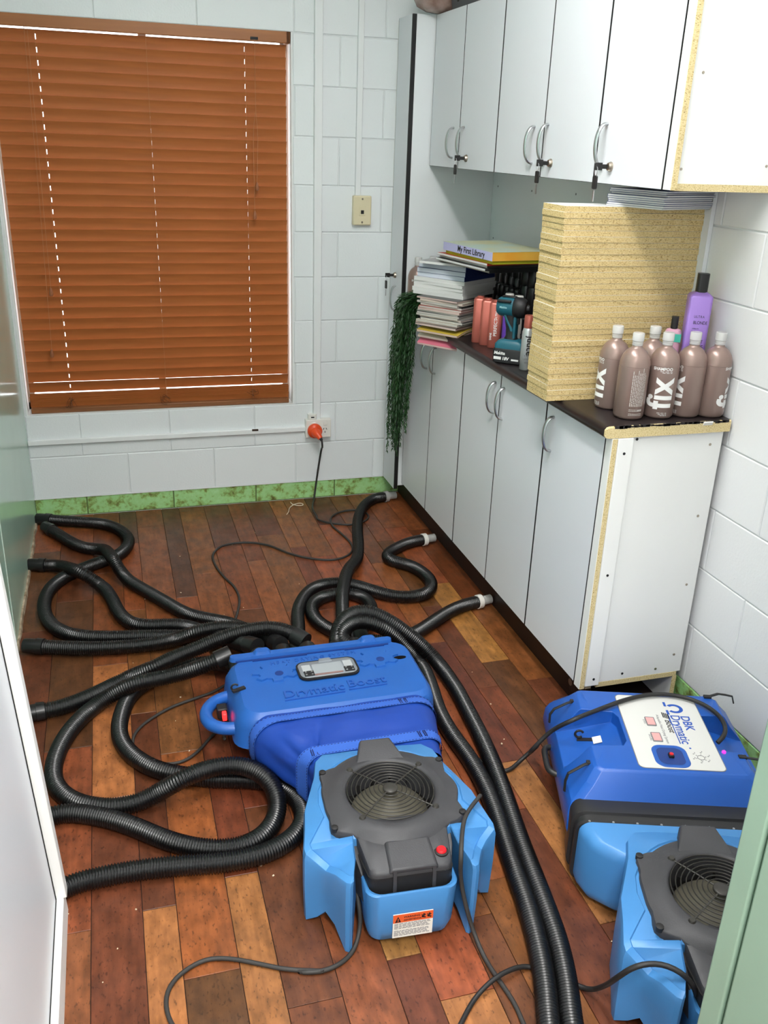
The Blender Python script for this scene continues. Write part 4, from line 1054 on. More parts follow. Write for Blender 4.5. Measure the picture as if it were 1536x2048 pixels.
# ================================================================== TRAILING FERN
t = thing('trailing_fern', 'green artificial fern trailing from the worktop beside the tall cabinet', 'plant', (0.300, -0.415, WT + 0.0005))
g = G(); g.lathe([(0.030, 0.0), (0.036, 0.004), (0.044, 0.055), (0.046, 0.058), (0.041, 0.058), (0.034, 0.02)], 20); mesh_obj('pot', g, M_POT, t, smooth=50)
stems, leaves = G(), G()
rr = random.Random(77)
for s in range(78):
    y0_ = rr.uniform(-0.03, 0.03); x0_ = rr.uniform(-0.03, 0.01)
    ye = y0_ * 1.0 + rr.uniform(-0.065, 0.07) + 0.025
    xo = -0.062 - rr.uniform(0.0, 0.06)
    L_ = rr.triangular(0.12, 0.64, 0.40)
    drift = -0.0 + (0.05 * L_ / 0.6)
    zt = 0.06
    pts = [(x0_, y0_, 0.05), (x0_ * 0.5 - 0.02, y0_ * 1.2 + 0.0, zt + rr.uniform(0.0, 0.06)), (xo * 0.85, ye * 0.8, zt + rr.uniform(-0.02, 0.02)), (xo, ye, -0.05), (xo - 0.004, ye + drift * 0.4, -0.05 - L_ * 0.45), (xo + rr.uniform(-.01, .01), ye * 0.6 + drift + 0.01, -0.05 - L_)]
    P = smooth_path(pts, 0.0125, 0.03)
    stems.tube([tuple(p) for p in P], 0.0011, 4)
    for i in range(3, len(P) - 1):
        tdir = Vector(P[i + 1] - P[i - 1]).normalized()
        for sd in (0, 1, 2):
            a = rr.uniform(0, 2 * PI)
            side = tdir.orthogonal().normalized(); side.rotate(Matrix.Rotation(a, 3, tdir))
            l = rr.uniform(0.018, 0.034)
            if i > len(P) - 5: l *= 0.7
            dvec = (tdir * 0.86 + side * 0.5).normalized()
            wv = dvec.cross(side).normalized() * 0.0026
            b = Vector(P[i])
            leaves.add([b, b + dvec * l * 0.5 + wv, b + dvec * l, b + dvec * l * 0.5 - wv], [(0, 1, 2, 3)])
mesh_obj('stems', stems, M_LEAF, t)['kind'] = 'stuff'
mesh_obj('leaflets', leaves, M_LEAF, t)['kind'] = 'stuff'

HOSES = {
'A': [(-1.377,-0.092,0.027),(-1.313,-0.12,0.027),(-1.241,-0.148,0.027),(-1.127,-0.197,0.027),(-1.061,-0.278,0.027),(-1.022,-0.405,0.027),(-1.046,-0.508,0.027),(-1.09,-0.571,0.027),(-1.156,-0.613,0.027),(-1.22,-0.659,0.027),(-1.281,-0.713,0.027),(-1.333,-0.808,0.027),(-1.35,-0.921,0.027),(-1.336,-1.054,0.027),(-1.299,-1.142,0.027),(-1.24,-1.203,0.027),(-1.157,-1.238,0.027),(-1.046,-1.26,0.027),(-0.935,-1.28,0.027),(-0.888,-1.293,0.027),(-0.811,-1.32,0.03),(-0.742,-1.357,0.035),(-0.6,-1.5,0.04),(-0.52,-1.62,0.06),(-0.5,-1.7,0.065)],
'B': [(-1.358,-0.215,0.027),(-1.321,-0.279,0.027),(-1.271,-0.366,0.027),(-1.216,-0.443,0.027),(-1.169,-0.47,0.027),(-1.135,-0.495,0.035),(-1.101,-0.657,0.075),(-1.083,-0.732,0.075),(-1.067,-0.746,0.04),(-1.032,-0.817,0.027),(-0.962,-0.933,0.027),(-0.89,-1.052,0.027),(-0.853,-1.115,0.027),(-0.804,-1.167,0.027),(-0.757,-1.195,0.027),(-0.711,-1.233,0.03),(-0.668,-1.283,0.035),(-0.635,-1.346,0.045),(-0.61,-1.42,0.06),(-0.6,-1.58,0.065),(-0.592,-1.7,0.07)],
'C': [(-1.38,-0.583,0.027),(-1.342,-0.592,0.027),(-1.303,-0.61,0.027),(-1.26,-0.711,0.06),(-1.225,-0.787,0.08),(-1.19,-0.801,0.06),(-1.15,-0.813,0.027),(-1.108,-0.928,0.027),(-1.086,-1.047,0.027),(-1.054,-1.141,0.027),(-1.01,-1.187,0.027),(-0.93,-1.199,0.027),(-0.862,-1.215,0.027),(-0.806,-1.272,0.03),(-0.748,-1.414,0.075),(-0.712,-1.511,0.11),(-0.683,-1.577,0.135),(-0.652,-1.624,0.145)],
'D': [(-1.353,-1.259,0.03),(-1.302,-1.278,0.03),(-1.221,-1.303,0.03),(-1.103,-1.326,0.03),(-0.993,-1.333,0.03),(-0.938,-1.337,0.035),(-0.882,-1.35,0.05),(-0.834,-1.389,0.09),(-0.783,-1.385,0.095),(-0.735,-1.382,0.095),(-0.689,-1.393,0.095),(-0.644,-1.412,0.09),(-0.611,-1.478,0.1),(-0.591,-1.549,0.12),(-0.572,-1.614,0.135)],
'E': [(-1.332,-1.658,0.027),(-1.277,-1.655,0.027),(-1.196,-1.62,0.027),(-1.134,-1.579,0.027),(-1.069,-1.545,0.035),(-1.003,-1.573,0.075),(-0.959,-1.579,0.09),(-0.941,-1.559,0.095),(-0.885,-1.544,0.1),(-0.828,-1.536,0.115),(-0.752,-1.534,0.14),(-0.695,-1.537,0.155),(-0.639,-1.54,0.165),(-0.586,-1.545,0.165),(-0.54,-1.57,0.16),(-0.507,-1.598,0.15),(-0.491,-1.624,0.145)],
'G': [(-0.745,-1.653,0.145),(-0.805,-1.666,0.13),(-0.876,-1.648,0.1),(-0.899,-1.635,0.085),(-0.985,-1.65,0.085),(-1.044,-1.657,0.085),(-1.104,-1.649,0.055),(-1.163,-1.664,0.027),(-1.215,-1.736,0.027),(-1.252,-1.818,0.027),(-1.273,-1.905,0.027),(-1.278,-1.978,0.027),(-1.265,-2.041,0.027),(-1.235,-2.091,0.027),(-1.191,-2.13,0.027),(-1.154,-2.149,0.027),(-1.094,-2.161,0.027),(-1.037,-2.148,0.027),(-0.988,-2.141,0.045),(-0.939,-2.158,0.085),(-0.888,-2.137,0.085),(-0.838,-2.127,0.085),(-0.789,-2.131,0.085),(-0.735,-2.171,0.085),(-0.705,-2.218,0.075),(-0.692,-2.255,0.05),(-0.709,-2.307,0.03),(-0.746,-2.357,0.027),(-0.797,-2.383,0.027),(-0.865,-2.381,0.027),(-0.922,-2.36,0.027),(-0.991,-2.315,0.027),(-1.06,-2.251,0.027),(-1.127,-2.199,0.027),(-1.195,-2.163,0.027),(-1.264,-2.142,0.027),(-1.33,-2.18,0.03),(-1.425,-2.16,0.05)],
'J': [(-1.425,-2.5,0.05),(-1.33,-2.48,0.03),(-1.225,-2.408,0.027),(-1.163,-2.402,0.027),(-1.078,-2.4,0.027),(-0.971,-2.41,0.027),(-0.862,-2.427,0.027),(-0.772,-2.426,0.027),(-0.713,-2.407,0.027),(-0.663,-2.371,0.027),(-0.634,-2.322,0.027),(-0.632,-2.264,0.027),(-0.647,-2.215,0.027),(-0.675,-2.173,0.027),(-0.726,-2.142,0.027),(-0.784,-2.123,0.027),(-0.848,-2.106,0.027),(-0.924,-2.071,0.027),(-0.992,-2.032,0.027),(-1.044,-1.975,0.027),(-1.083,-1.9,0.027),(-1.097,-1.829,0.027),(-1.091,-1.752,0.027),(-1.078,-1.688,0.027),(-1.059,-1.631,0.027),(-1.028,-1.592,0.028),(-0.983,-1.549,0.028),(-0.928,-1.518,0.03),(-0.868,-1.505,0.035),(-0.78,-1.52,0.04),(-0.69,-1.63,0.07),(-0.67,-1.7,0.075)],
'H1': [(0.238,-0.123,0.027),(0.182,-0.129,0.027),(0.101,-0.215,0.027),(0.032,-0.358,0.027),(-0.013,-0.509,0.027),(-0.054,-0.683,0.027),(-0.104,-0.838,0.04),(-0.178,-0.984,0.07),(-0.227,-1.115,0.085),(-0.268,-1.246,0.09),(-0.292,-1.345,0.085),(-0.312,-1.439,0.08),(-0.365,-1.7,0.085)],
'H2': [(0.256,-0.67,0.027),(0.195,-0.68,0.027),(0.103,-0.734,0.027),(0.034,-0.804,0.027),(0.047,-0.857,0.027),(0.105,-0.902,0.027),(0.145,-0.998,0.027),(0.146,-1.099,0.027),(0.098,-1.174,0.027),(0.03,-1.19,0.027),(-0.046,-1.165,0.027),(-0.111,-1.1,0.027),(-0.176,-1.031,0.027),(-0.253,-1.001,0.027),(-0.328,-1.025,0.027),(-0.397,-1.12,0.027),(-0.438,-1.235,0.027),(-0.452,-1.331,0.03),(-0.5,-1.54,0.05),(-0.455,-1.63,0.1),(-0.43,-1.69,0.12)],
'H3': [(0.276,-1.284,0.027),(0.22,-1.294,0.027),(0.139,-1.331,0.027),(0.051,-1.394,0.027),(-0.033,-1.455,0.027),(-0.105,-1.488,0.027),(-0.184,-1.497,0.03),(-0.265,-1.464,0.03),(-0.331,-1.384,0.027),(-0.367,-1.327,0.027),(-0.383,-1.239,0.027),(-0.357,-1.146,0.027),(-0.306,-1.106,0.027),(-0.235,-1.099,0.027),(-0.175,-1.123,0.027),(-0.147,-1.185,0.027),(-0.164,-1.289,0.04),(-0.221,-1.435,0.075),(-0.274,-1.52,0.1),(-0.287,-1.69,0.12)],
'F1': [(-0.4,-1.7,0.15),(-0.388,-1.639,0.17),(-0.364,-1.61,0.195),(-0.329,-1.581,0.205),(-0.292,-1.575,0.21),(-0.253,-1.584,0.205),(-0.216,-1.602,0.19),(-0.177,-1.616,0.165),(-0.134,-1.631,0.13),(-0.089,-1.644,0.09),(-0.049,-1.673,0.05),(-0.028,-1.794,0.027),(-0.036,-1.968,0.027),(-0.05,-2.143,0.027),(-0.069,-2.289,0.027),(-0.092,-2.42,0.027),(-0.115,-2.545,0.027),(-0.132,-2.66,0.027),(-0.148,-2.765,0.027),(-0.163,-2.85,0.027),(-0.183,-2.923,0.027),(-0.206,-2.99,0.027),(-0.231,-3.05,0.027),(-0.3,-3.35,0.027)],
'F2': [(-0.34,-1.7,0.15),(-0.392,-1.673,0.165),(-0.361,-1.637,0.185),(-0.327,-1.609,0.19),(-0.286,-1.609,0.19),(-0.249,-1.622,0.18),(-0.205,-1.632,0.155),(-0.157,-1.631,0.11),(-0.118,-1.634,0.06),(-0.094,-1.653,0.028),(-0.102,-1.788,0.027),(-0.125,-1.936,0.027),(-0.129,-2.066,0.027),(-0.119,-2.181,0.027),(-0.119,-2.285,0.027),(-0.128,-2.388,0.027),(-0.15,-2.515,0.027),(-0.17,-2.631,0.027),(-0.185,-2.732,0.027),(-0.202,-2.813,0.027),(-0.221,-2.888,0.027),(-0.246,-2.965,0.027),(-0.276,-3.038,0.027),(-0.37,-3.35,0.027)],
}
CORDS = {
'plug': [(-0.09,-0.098,0.335),(-0.084,-0.085,0.3),(-0.073,-0.012,0.257),(-0.089,-0.012,0.152),(-0.106,-0.012,0.019),(-0.156,-0.208,0.02),(-0.148,-0.272,0.006),(-0.157,-0.281,0.006),(-0.108,-0.346,0.006),(-0.01,-0.389,0.006),(0.055,-0.366,0.006),(0.093,-0.32,0.006),(0.094,-0.255,0.006),(0.045,-0.213,0.006),(-0.03,-0.229,0.006),(-0.083,-0.283,0.006),(-0.101,-0.38,0.006),(-0.082,-0.481,0.006),(-0.066,-0.588,0.006),(-0.076,-0.664,0.006),(-0.114,-0.72,0.006),(-0.184,-0.747,0.006),(-0.266,-0.719,0.006),(-0.35,-0.65,0.006),(-0.437,-0.533,0.006),(-0.529,-0.487,0.006),(-0.63,-0.503,0.006),(-0.68,-0.587,0.006),(-0.682,-0.689,0.006),(-0.66,-0.812,0.006),(-0.631,-0.911,0.006),(-0.626,-1.019,0.006),(-0.65,-1.131,0.006),(-0.674,-1.198,0.006),(-0.691,-1.203,0.006),(-0.708,-1.268,0.006)],
'box': [(-0.775,-1.9,0.1),(-0.745,-1.604,0.006),(-0.794,-1.64,0.006),(-0.862,-1.667,0.006),(-0.929,-1.694,0.006),(-0.994,-1.739,0.006),(-1.038,-1.786,0.006),(-1.057,-1.829,0.006),(-1.057,-1.884,0.006),(-1.032,-1.936,0.006),(-0.999,-1.967,0.006),(-0.965,-1.981,0.006),(-0.923,-1.979,0.006),(-0.876,-1.942,0.006),(-0.834,-1.884,0.006),(-0.796,-1.844,0.006),(-0.8,-1.96,0.05)],
'fan1r': [(-0.253,-2.57,0.225),(-0.292,-2.611,0.235),(-0.326,-2.651,0.24),(-0.352,-2.702,0.235),(-0.37,-2.746,0.225),(-0.364,-2.743,0.15),(-0.355,-2.763,0.09),(-0.34,-2.786,0.03),(-0.333,-2.829,0.006),(-0.328,-2.881,0.006),(-0.319,-2.932,0.006),(-0.315,-2.971,0.006),(-0.317,-3.01,0.006),(-0.29,-3.3,0.006)],
'fan1l': [(-0.585,-2.66,0.1),(-0.585,-2.695,0.06),(-0.586,-2.704,0.03),(-0.61,-2.742,0.006),(-0.65,-2.771,0.006),(-0.697,-2.779,0.006),(-0.753,-2.765,0.006),(-0.675,-2.784,0.006),(-0.767,-2.754,0.006),(-0.824,-2.724,0.006),(-0.886,-2.694,0.006),(-0.931,-2.685,0.006),(-0.975,-2.7,0.006),(-1.008,-2.726,0.006),(-1.023,-2.76,0.006),(-1.023,-2.797,0.006),(-1.016,-2.826,0.006),(-0.84,-3.15,0.006)],
'fan2': [(-0.447,-2.981,0.006),(-0.396,-2.931,0.006),(-0.354,-2.91,0.018),(-0.303,-2.893,0.02),(-0.248,-2.882,0.006),(-0.218,-2.905,0.006),(-0.187,-2.935,0.006),(-0.166,-2.952,0.006),(-0.166,-2.954,0.006),(-0.154,-2.966,0.006),(-0.144,-2.979,0.015),(-0.141,-3.017,0.07),(-0.158,-3.078,0.17),(-0.143,-3.099,0.215),(-0.113,-3.105,0.222),(-0.086,-3.116,0.222),(-0.067,-3.136,0.222),(-0.052,-3.15,0.21),(-0.03,-3.151,0.17),(-0.014,-3.143,0.12),(-0.005,-3.132,0.06)],
'box2': [(-0.14,-2.04,0.006),(-0.032,-2.247,0.006),(0.038,-2.221,0.02),(0.074,-2.234,0.07),(0.0,-2.33,0.13),(0.046,-2.345,0.2),(0.087,-2.387,0.262),(0.183,-2.359,0.262),(0.267,-2.337,0.262),(0.347,-2.328,0.262),(0.401,-2.337,0.262),(0.449,-2.365,0.262),(0.48,-2.407,0.262),(0.49,-2.458,0.262),(0.477,-2.509,0.262),(0.444,-2.55,0.262),(0.423,-2.556,0.25)],
}

# ================================================================== AIR MOVERS
def mir(o): return o + [(-x, y, *r) for x, y, *r in reversed(o)]
def make_air_mover(label):
    t = thing('air_mover', label, 'fan')
    # outline: x, y, z_bottom, z_mid, z_top   (left half, from the back round to the front)
    L_ = [(-0.085, 0.222, .030, .12, .196), (-0.135, 0.212, .026, .12, .200), (-0.158, 0.180, .015, .12, .204), (-0.170, 0.120, .012, .12, .206), (-0.192, 0.055, .010, .12, .206),
          (-0.211, 0.0, .008, .12, .205), (-0.219, -0.06, .004, .12, .203), (-0.229, -0.118, .0005, .10, .199), (-0.227, -0.134, .0005, .10, .196),
          (-0.203, -0.146, .016, .10, .176), (-0.186, -0.166, .050, .11, .170), (-0.170, -0.200, .042, .11, .188), (-0.152, -0.240, .0005, .10, .200), (-0.143, -0.246, .0005, .10, .202), (-0.136, -0.241, .0005, .10, .203),
          (-0.125, -0.200, .035, .12, .208), (-0.121, -0.150, .035, .12, .214), (-0.118, -0.128, .035, .12, .216)]
    O = mir(L_)
    g = G()
    def shift(k, f):
        return [((x * f), (y if y > -0.13 else y), [zb, zm, zt][k]) for x, y, zb, zm, zt in O]
    r0 = [(x * 0.985, y * 0.985, zb) for x, y, zb, zm, zt in O]
    r1 = [(x * (1.0 if not (-0.215 < y < -0.14) else 0.965), y, zm) for x, y, zb, zm, zt in O]
    r2 = [(x, y, zt - 0.012) for x, y, zb, zm, zt in O]
    r3 = [(x * 0.985, y * 0.985, zt) for x, y, zb, zm, zt in O]
    # inner shoulder running up to the charcoal cover
    r4 = []
    for x, y, zb, zm, zt in O:
        d = math.hypot(x, y); k = 0.177 / d if y > -0.10 else None
        if k is not None and d > 0.177: r4.append((x * k, y * k, 0.222))
        elif y > 0.1: r4.append((x * 0.9, y * 0.84, 0.214))
        else: r4.append((x * (0.93 if abs(x) > 0.14 else 0.97), y * 0.93, zt + 0.006))
    r5 = [(x * 0.985, y * 0.985, z - 0.004) for x, y, z in r4]
    g.loft([r0, r1, r2, r3, r4, r5], True, False)
    hole = [(0.1055 * math.cos(2 * PI * i / 48), 0.1055 * math.sin(2 * PI * i / 48), 0.218) for i in range(48)]
    tris = tessellate_polygon([[Vector((x, y, 0)) for x, y, z in r5], [Vector((x, y, 0)) for x, y, z in hole]])
    g.add(r5 + hole, tris)
    mesh_obj('housing', g, M_LBLUE, t, smooth=34, bevel=0.004, seg=2)
    # front tub
    g = G()
    def tub(w, y1, z, dip=0.0, r=0.03):
        o = rrect(0, (-0.10 + y1) / 2, 2 * w, -0.10 - y1, r, 5)
        return [(x, y, z - (dip if (abs(x) < w * 0.66 and y < -0.14) else 0)) for x, y in o]
    g.loft([tub(0.080, -0.232, 0.016), tub(0.094, -0.240, 0.022), tub(0.101, -0.247, 0.05), tub(0.106, -0.251, 0.158, 0.040), tub(0.103, -0.248, 0.162, 0.042), tub(0.097, -0.242, 0.158, 0.042), tub(0.092, -0.235, 0.10)])
    mesh_obj('front_tub', g, M_LBLUE, t, smooth=40)
    # charcoal top cover with lobes and a round opening
    n = 72; lob = [(-0.150, 0.100), (0.150, 0.100), (-0.153, -0.098), (0.153, -0.098)]
    outer = []
    for i in range(n):
        a = 2 * PI * i / n
        r = 0.166
        for lx, ly in lob:
            la = math.atan2(ly, lx); dd = abs((a - la + PI) % (2 * PI) - PI)
            r = max(r, 0.166 + 0.020 * max(0, 1 - (dd / 0.24) ** 2) ** 2)
        r += 0.0025 * math.cos(9 * a) if abs(math.sin(a)) < 0.8 else 0
        outer.append((r * math.cos(a), r * math.sin(a)))
    def ring(f, z): return [(x * f, y * f, z - max(0.0, (-0.098 - y) * 0.21)) for x, y in outer]
    def cring(r, z): return [(r * math.cos(2 * PI * i / n), r * math.sin(2 * PI * i / n), z) for i in range(n)]
    g = G()
    g.loft([ring(1.0, 0.205), ring(1.0, 0.226), ring(0.985, 0.229), cring(0.150, 0.231), cring(0.136, 0.237), cring(0.120, 0.239), cring(0.112, 0.238), cring(0.107, 0.233), cring(0.105, 0.222), cring(0.104, 0.150)], False, False)
    mesh_obj('top_cover', g, M_DGREY, t, smooth=40)
    # raised tail over the outlet
    g = G()
    def tr(w0, w1, y0, y1, z0, z1): return [(-w0, y0, z0), (w0, y0, z0), (w1, y1, z1), (-w1, y1, z1)]
    g.loft([tr(.066, .042, .100, .186, .205, .19), tr(.064, .041, .108, .187, .236, .242), tr(.060, .038, .118, .184, .240, .252)])
    mesh_obj('cover_tail', g, M_DGREY, t, smooth=50, bevel=0.004)
    # motor housing towards the front
    g = G()
    def mt(w, y0, y1, z0, z1, r=0.02):
        o = rrect(0, (y0 + y1) / 2, 2 * w, y0 - y1, r, 5)
        return [(x * (1.15 if y > -0.12 else 1.0), y, z0 + (z1 - z0) * (y - y1) / (y0 - y1)) for x, y in o]
    g.loft([mt(.088, -.085, -.224, .085, .085), mt(.094, -.085, -.226, .150, .150), mt(.096, -.085, -.226, .192, .222), mt(.094, -.085, -.223, .199, .228), mt(.088, -.088, -.217, .203, .230)])
    mh = mesh_obj('motor_housing', g, M_DGREY, t, smooth=40)
    g = G(); g.loft([mt(.0945, -.085, -.2275, .100, .100), mt(.0975, -.085, -.2275, .150, .150), mt(.0980, -.085, -.2275, .187, .187)]); mesh_obj('motor_skirt', g, M_DGREYD, t, smooth=40)
    g = G(); g.loft([[(-.050, -.150, .216), (.058, -.150, .216), (.062, -.228, .196), (-.054, -.228, .196)], [(-.044, -.154, .2235), (.052, -.154, .2235), (.055, -.2285, .209), (-.047, -.2285, .209)]])
    mesh_obj('hood', g, M_DGREY, t, smooth=50, bevel=0.004)
    for sx in (-0.040, 0.050):
        g = G(); g.loft([[(sx - .004, -.2335, .150), (sx + .004, -.2335, .150), (sx + .004, -.222, .150), (sx - .004, -.222, .150)], [(sx - .004, -.2335, .165), (sx + .004, -.2335, .165), (sx + .004, -.222, .165), (sx - .004, -.222, .165)], [(sx - .004, -.229, .206), (sx + .004, -.229, .206), (sx + .004, -.222, .206), (sx - .004, -.222, .206)]]); mesh_obj('front_rib', g, M_DGREY, t)
    # side cheeks between cover and wings
    for s in (-1, 1):
        g = G(); g.loft([[(s * .100, -.215, .10), (s * .100, -.10, .10), (s * .121, -.10, .10), (s * .117, -.16, .10)], [(s * .100, -.20, .150), (s * .100, -.10, .214), (s * .121, -.10, .214), (s * .115, -.15, .19)]]); mesh_obj('side_cheek', g, M_DGREY, t, bevel=0.003)
    g = G(); g.lathe([(0.0165, 0.0), (0.0165, 0.004), (0.0135, 0.005)], 20, (0.076, -0.190, 0.2055)); sb = mesh_obj('switch_bezel', g, M_DGREYD, t, smooth=40)
    g = G(); g.lathe([(0.0120, 0.0), (0.0120, 0.006), (0.0095, 0.009)], 20, (0.076, -0.190, 0.2065)); rb = mesh_obj('rocker_switch', g, M_RED, sb, smooth=40)
    # guard grille
    g = G(); R = 0.105
    for k in range(1, 9):
        r = 0.018 + (R - 0.018) * k / 8.0; zz = 0.243 - 0.005 * (r / R) ** 2
        g.tube([(r * math.cos(2 * PI * i / 48), r * math.sin(2 * PI * i / 48), zz) for i in range(49)], 0.00145, 6, False)
    for a in (0.72, 2.33, 3.93, 5.58):
        g.tube([(0.012 * math.cos(a), 0.012 * math.sin(a), 0.2415), (0.06 * math.cos(a), 0.06 * math.sin(a), 0.2405), (0.115 * math.cos(a), 0.115 * math.sin(a), 0.237)], 0.002, 6)
    g.lathe([(0.0185, 0.2395), (0.0185, 0.244), (0.016, 0.2455)], 24)
    mesh_obj('guard_grille', g, M_WIRE, t, smooth=60)
    for a in (0.72, 2.33, 3.93, 5.58):
        g = G(); g.lathe([(0.0085, 0.233), (0.0085, 0.238), (0.006, 0.242), (0.003, 0.242)], 12, (0.121 * math.cos(a), 0.121 * math.sin(a), 0)); mesh_obj('grille_screw', g, M_WIRE, t, smooth=50)
    for lx, ly in lob:
        g = G(); g.lathe([(0.0085, 0.222), (0.0085, 0.2325), (0.0055, 0.2335)], 10, (lx, ly, 0)); mesh_obj('cover_bolt', g, M_DGREYD, t, smooth=40)
    # impeller well
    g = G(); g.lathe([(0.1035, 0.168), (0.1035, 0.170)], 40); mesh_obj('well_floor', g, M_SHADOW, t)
    g = G(); g.lathe([(0.092, 0.171), (0.094, 0.176), (0.080, 0.192), (0.050, 0.205), (0.030, 0.212), (0.026, 0.218)], 40); im = mesh_obj('impeller', g, M_DUST, t, smooth=60)
    g = G(); g.lathe([(0.045, 0.171), (0.045, 0.194), (0.036, 0.199), (0.022, 0.196), (0.022, 0.19)], 28, (0.0, -0.066, 0)); mesh_obj('motor_boss', g, M_DGREYD, t, smooth=40)
    for i in range(14):
        g = G(); a = 2 * PI * i / 14; g.box((0.098 * math.cos(a), 0.098 * math.sin(a), 0.184), (0.010, 0.0015, 0.026), rz=a + 0.6); mesh_obj('blade', g, M_DGREYD, im)
    # warning label on the tub
    g = G(); g.span((-.046, -.2535, .036), (.046, -.2508, .103)); lb = mesh_obj('warning_label', g, M_LABELW, t)
    g = G(); g.span((-.046, -.2540, .080), (.046, -.2530, .103)); mesh_obj('label_header', g, M_LABELO, lb)
    g = G(); g.add([(-.042, -.2545, .082), (-.028, -.2545, .082), (-.035, -.2545, .099)], [(0, 1, 2)]); mesh_obj('hazard_triangle', g, M_INK, lb)
    for s_, sz, x, zz in (('WARNING', 0.0078, -.022, .0925), ('ADVERTENCIA', 0.0062, -.022, .0845)):
        gg = text_geo(s_, sz, 0.0001, bold=0.0001); place(gg, (x, -.2545, zz), (1, 0, 0), (0, 0, 1)); mesh_obj('lettering', gg, M_INK, lb)
    gg = text_geo('!', 0.012, 0.0001, bold=0.0004); place(gg, (-.0365, -.2549, .0845), (1, 0, 0), (0, 0, 1)); mesh_obj('lettering', gg, M_LABELO, lb)
    g = G()
    for (x, zz) in ((.024, .084), (.037, .084)):   # pictograms: hand over blades
        g.box((x, -.2543, zz + .004), (.010, .0006, .003), ry=0.4); g.box((x + .001, -.2543, zz + .008), (.009, .0006, .0022), ry=-0.7); g.box((x, -.2543, zz + .011), (.003, .0006, .006), ry=0.3); g.box((x - .003, -.2543, zz + .007), (.002, .0006, .010), ry=-0.3)
    mesh_obj('pictogram', g, M_INK, lb)
    g = G(); rr = random.Random(6)
    for k in range(11):
        if k == 5: continue
        zz = .0765 - .0034 * k; x = -.043
        while x < .034:
            w = rr.uniform(.004, .011); g.box((x + w / 2, -.2537, zz), (w, .0004, .0015)); x += w + .0016
    mesh_obj('fine_print', g, M_INKG, lb)
    return t
TH1, TH2 = math.radians(-3.8), math.radians(-18.5)
am1 = make_air_mover('light blue air mover with charcoal guard, nearest in the middle of the floor')
am2 = copy_tree(am1)
am1.location = (-0.464, -2.510, 0); am1.rotation_euler = (0, 0, TH1)
am2.location = (0.126, -2.993, 0); am2.rotation_euler = (0, 0, TH2)
tag(am2, 'light blue air mover with a wide flared outlet, partly behind the green door jamb', 'fan')
am1['group'] = am2['group'] = 'air movers'
# flared outlet on the second air mover
g = G()
def adp(w, y, zb, zt, r=0.03): return [(x, y, (zb + zt) / 2 + z) for x, z in rrect(0, 0, 2 * w, zt - zb, r, 5)]
g.loft([adp(.150, .135, .02, .186), adp(.19, .150, .016, .188), adp(.235, .185, .012, .190), adp(.252, .225, .010, .192), adp(.254, .246, .010, .192)])
mesh_obj('flared_outlet', g, M_LBLUE, am2, smooth=45)
g = G(); g.span((-.155, .175, .1885), (-.138, .182, .1925)); mesh_obj('slot', g, M_BLACK, am2)

# ================================================================== DRYING BOX ONE (with fabric sleeve)
B1 = Vector((-0.475, -1.925, 0))
bx = thing('drying_box', 'blue moulded drying box with hose ports and fabric sleeve behind the middle air mover', 'dryer', tuple(B1))
def rr_ring(x0, x1, y0, y1, r, z, n=5): return [(x, y, z) for x, y in rrect((x0 + x1) / 2, (y0 + y1) / 2, x1 - x0, y1 - y0, r, n)]
g = G()
g.loft([rr_ring(-.710, -.235, -2.020, -1.800, .05, .003), rr_ring(-.735, -.212, -2.045, -1.782, .055, .030), rr_ring(-.776, -.188, -2.088, -1.758, .055, .095), rr_ring(-.784, -.182, -2.094, -1.753, .055, .099), rr_ring(-.782, -.184, -2.092, -1.756, .055, .105),
        rr_ring(-.776, -.187, -2.090, -1.764, .055, .160), rr_ring(-.764, -.194, -2.084, -1.772, .055, .186), rr_ring(-.748, -.206, -2.070, -1.782, .05, .200)])
mesh_obj('housing', g.off(B1), M_BLUE, bx, smooth=30)
g = G()
g.loft([[(x, y, .196) for x, y in rrect(-.497, -1.772, .52, .030, .013, 3)], [(x, y, .209) for x, y in rrect(-.497, -1.772, .515, .024, .011, 3)]])
for xx in (-.655, -.315): g.loft([[(x, y, .196) for x, y in rrect(xx, -1.764, .075, .044, .012, 3)], [(x, y, .218) for x, y in rrect(xx, -1.766, .040, .026, .010, 3)]])
mesh_obj('rear_ridge', g.off(B1), M_BLUE, bx, smooth=40)
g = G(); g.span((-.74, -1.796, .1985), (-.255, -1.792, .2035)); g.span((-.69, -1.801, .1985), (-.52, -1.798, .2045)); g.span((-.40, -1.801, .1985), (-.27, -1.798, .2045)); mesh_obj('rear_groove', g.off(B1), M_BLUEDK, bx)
def gear(cx, cy, r, a_from, a_to, z0, z1):
    pts = []; N = 60
    for i in range(N):
        a = 2 * PI * i / N
        k = r * (1.0 + 0.16 * (1 if math.sin(7 * a) > 0 else -1))
        pts.append((cx + 1.25 * k * math.cos(a), cy + 0.85 * k * math.sin(a)))
    return pts
for (cx, cy) in ((-.632, -1.880), (-.315, -1.872)):
    g = G(); pts = gear(cx, cy, .050, 0, 1, 0, 0); g.loft([[(x, y, .199) for x, y in pts], [(cx + (x - cx) * .97, cy + (y - cy) * .97, .2065) for x, y in pts]])
    ge = mesh_obj('gear_relief', g.off(B1), M_BLUE, bx, smooth=40, bevel=0.0012)
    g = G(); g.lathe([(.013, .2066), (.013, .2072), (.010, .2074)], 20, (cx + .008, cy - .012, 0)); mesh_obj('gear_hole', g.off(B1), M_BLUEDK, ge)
g = G(); g.loft([[(-.242 + 0.020 * math.cos(a), -1.880 + 0.009 * math.sin(a), z) for a in [2 * PI * i / 20 for i in range(20)]] for z in (.199, .2014)]); mesh_obj('oval_socket', g.off(B1), M_SHADOW, bx)
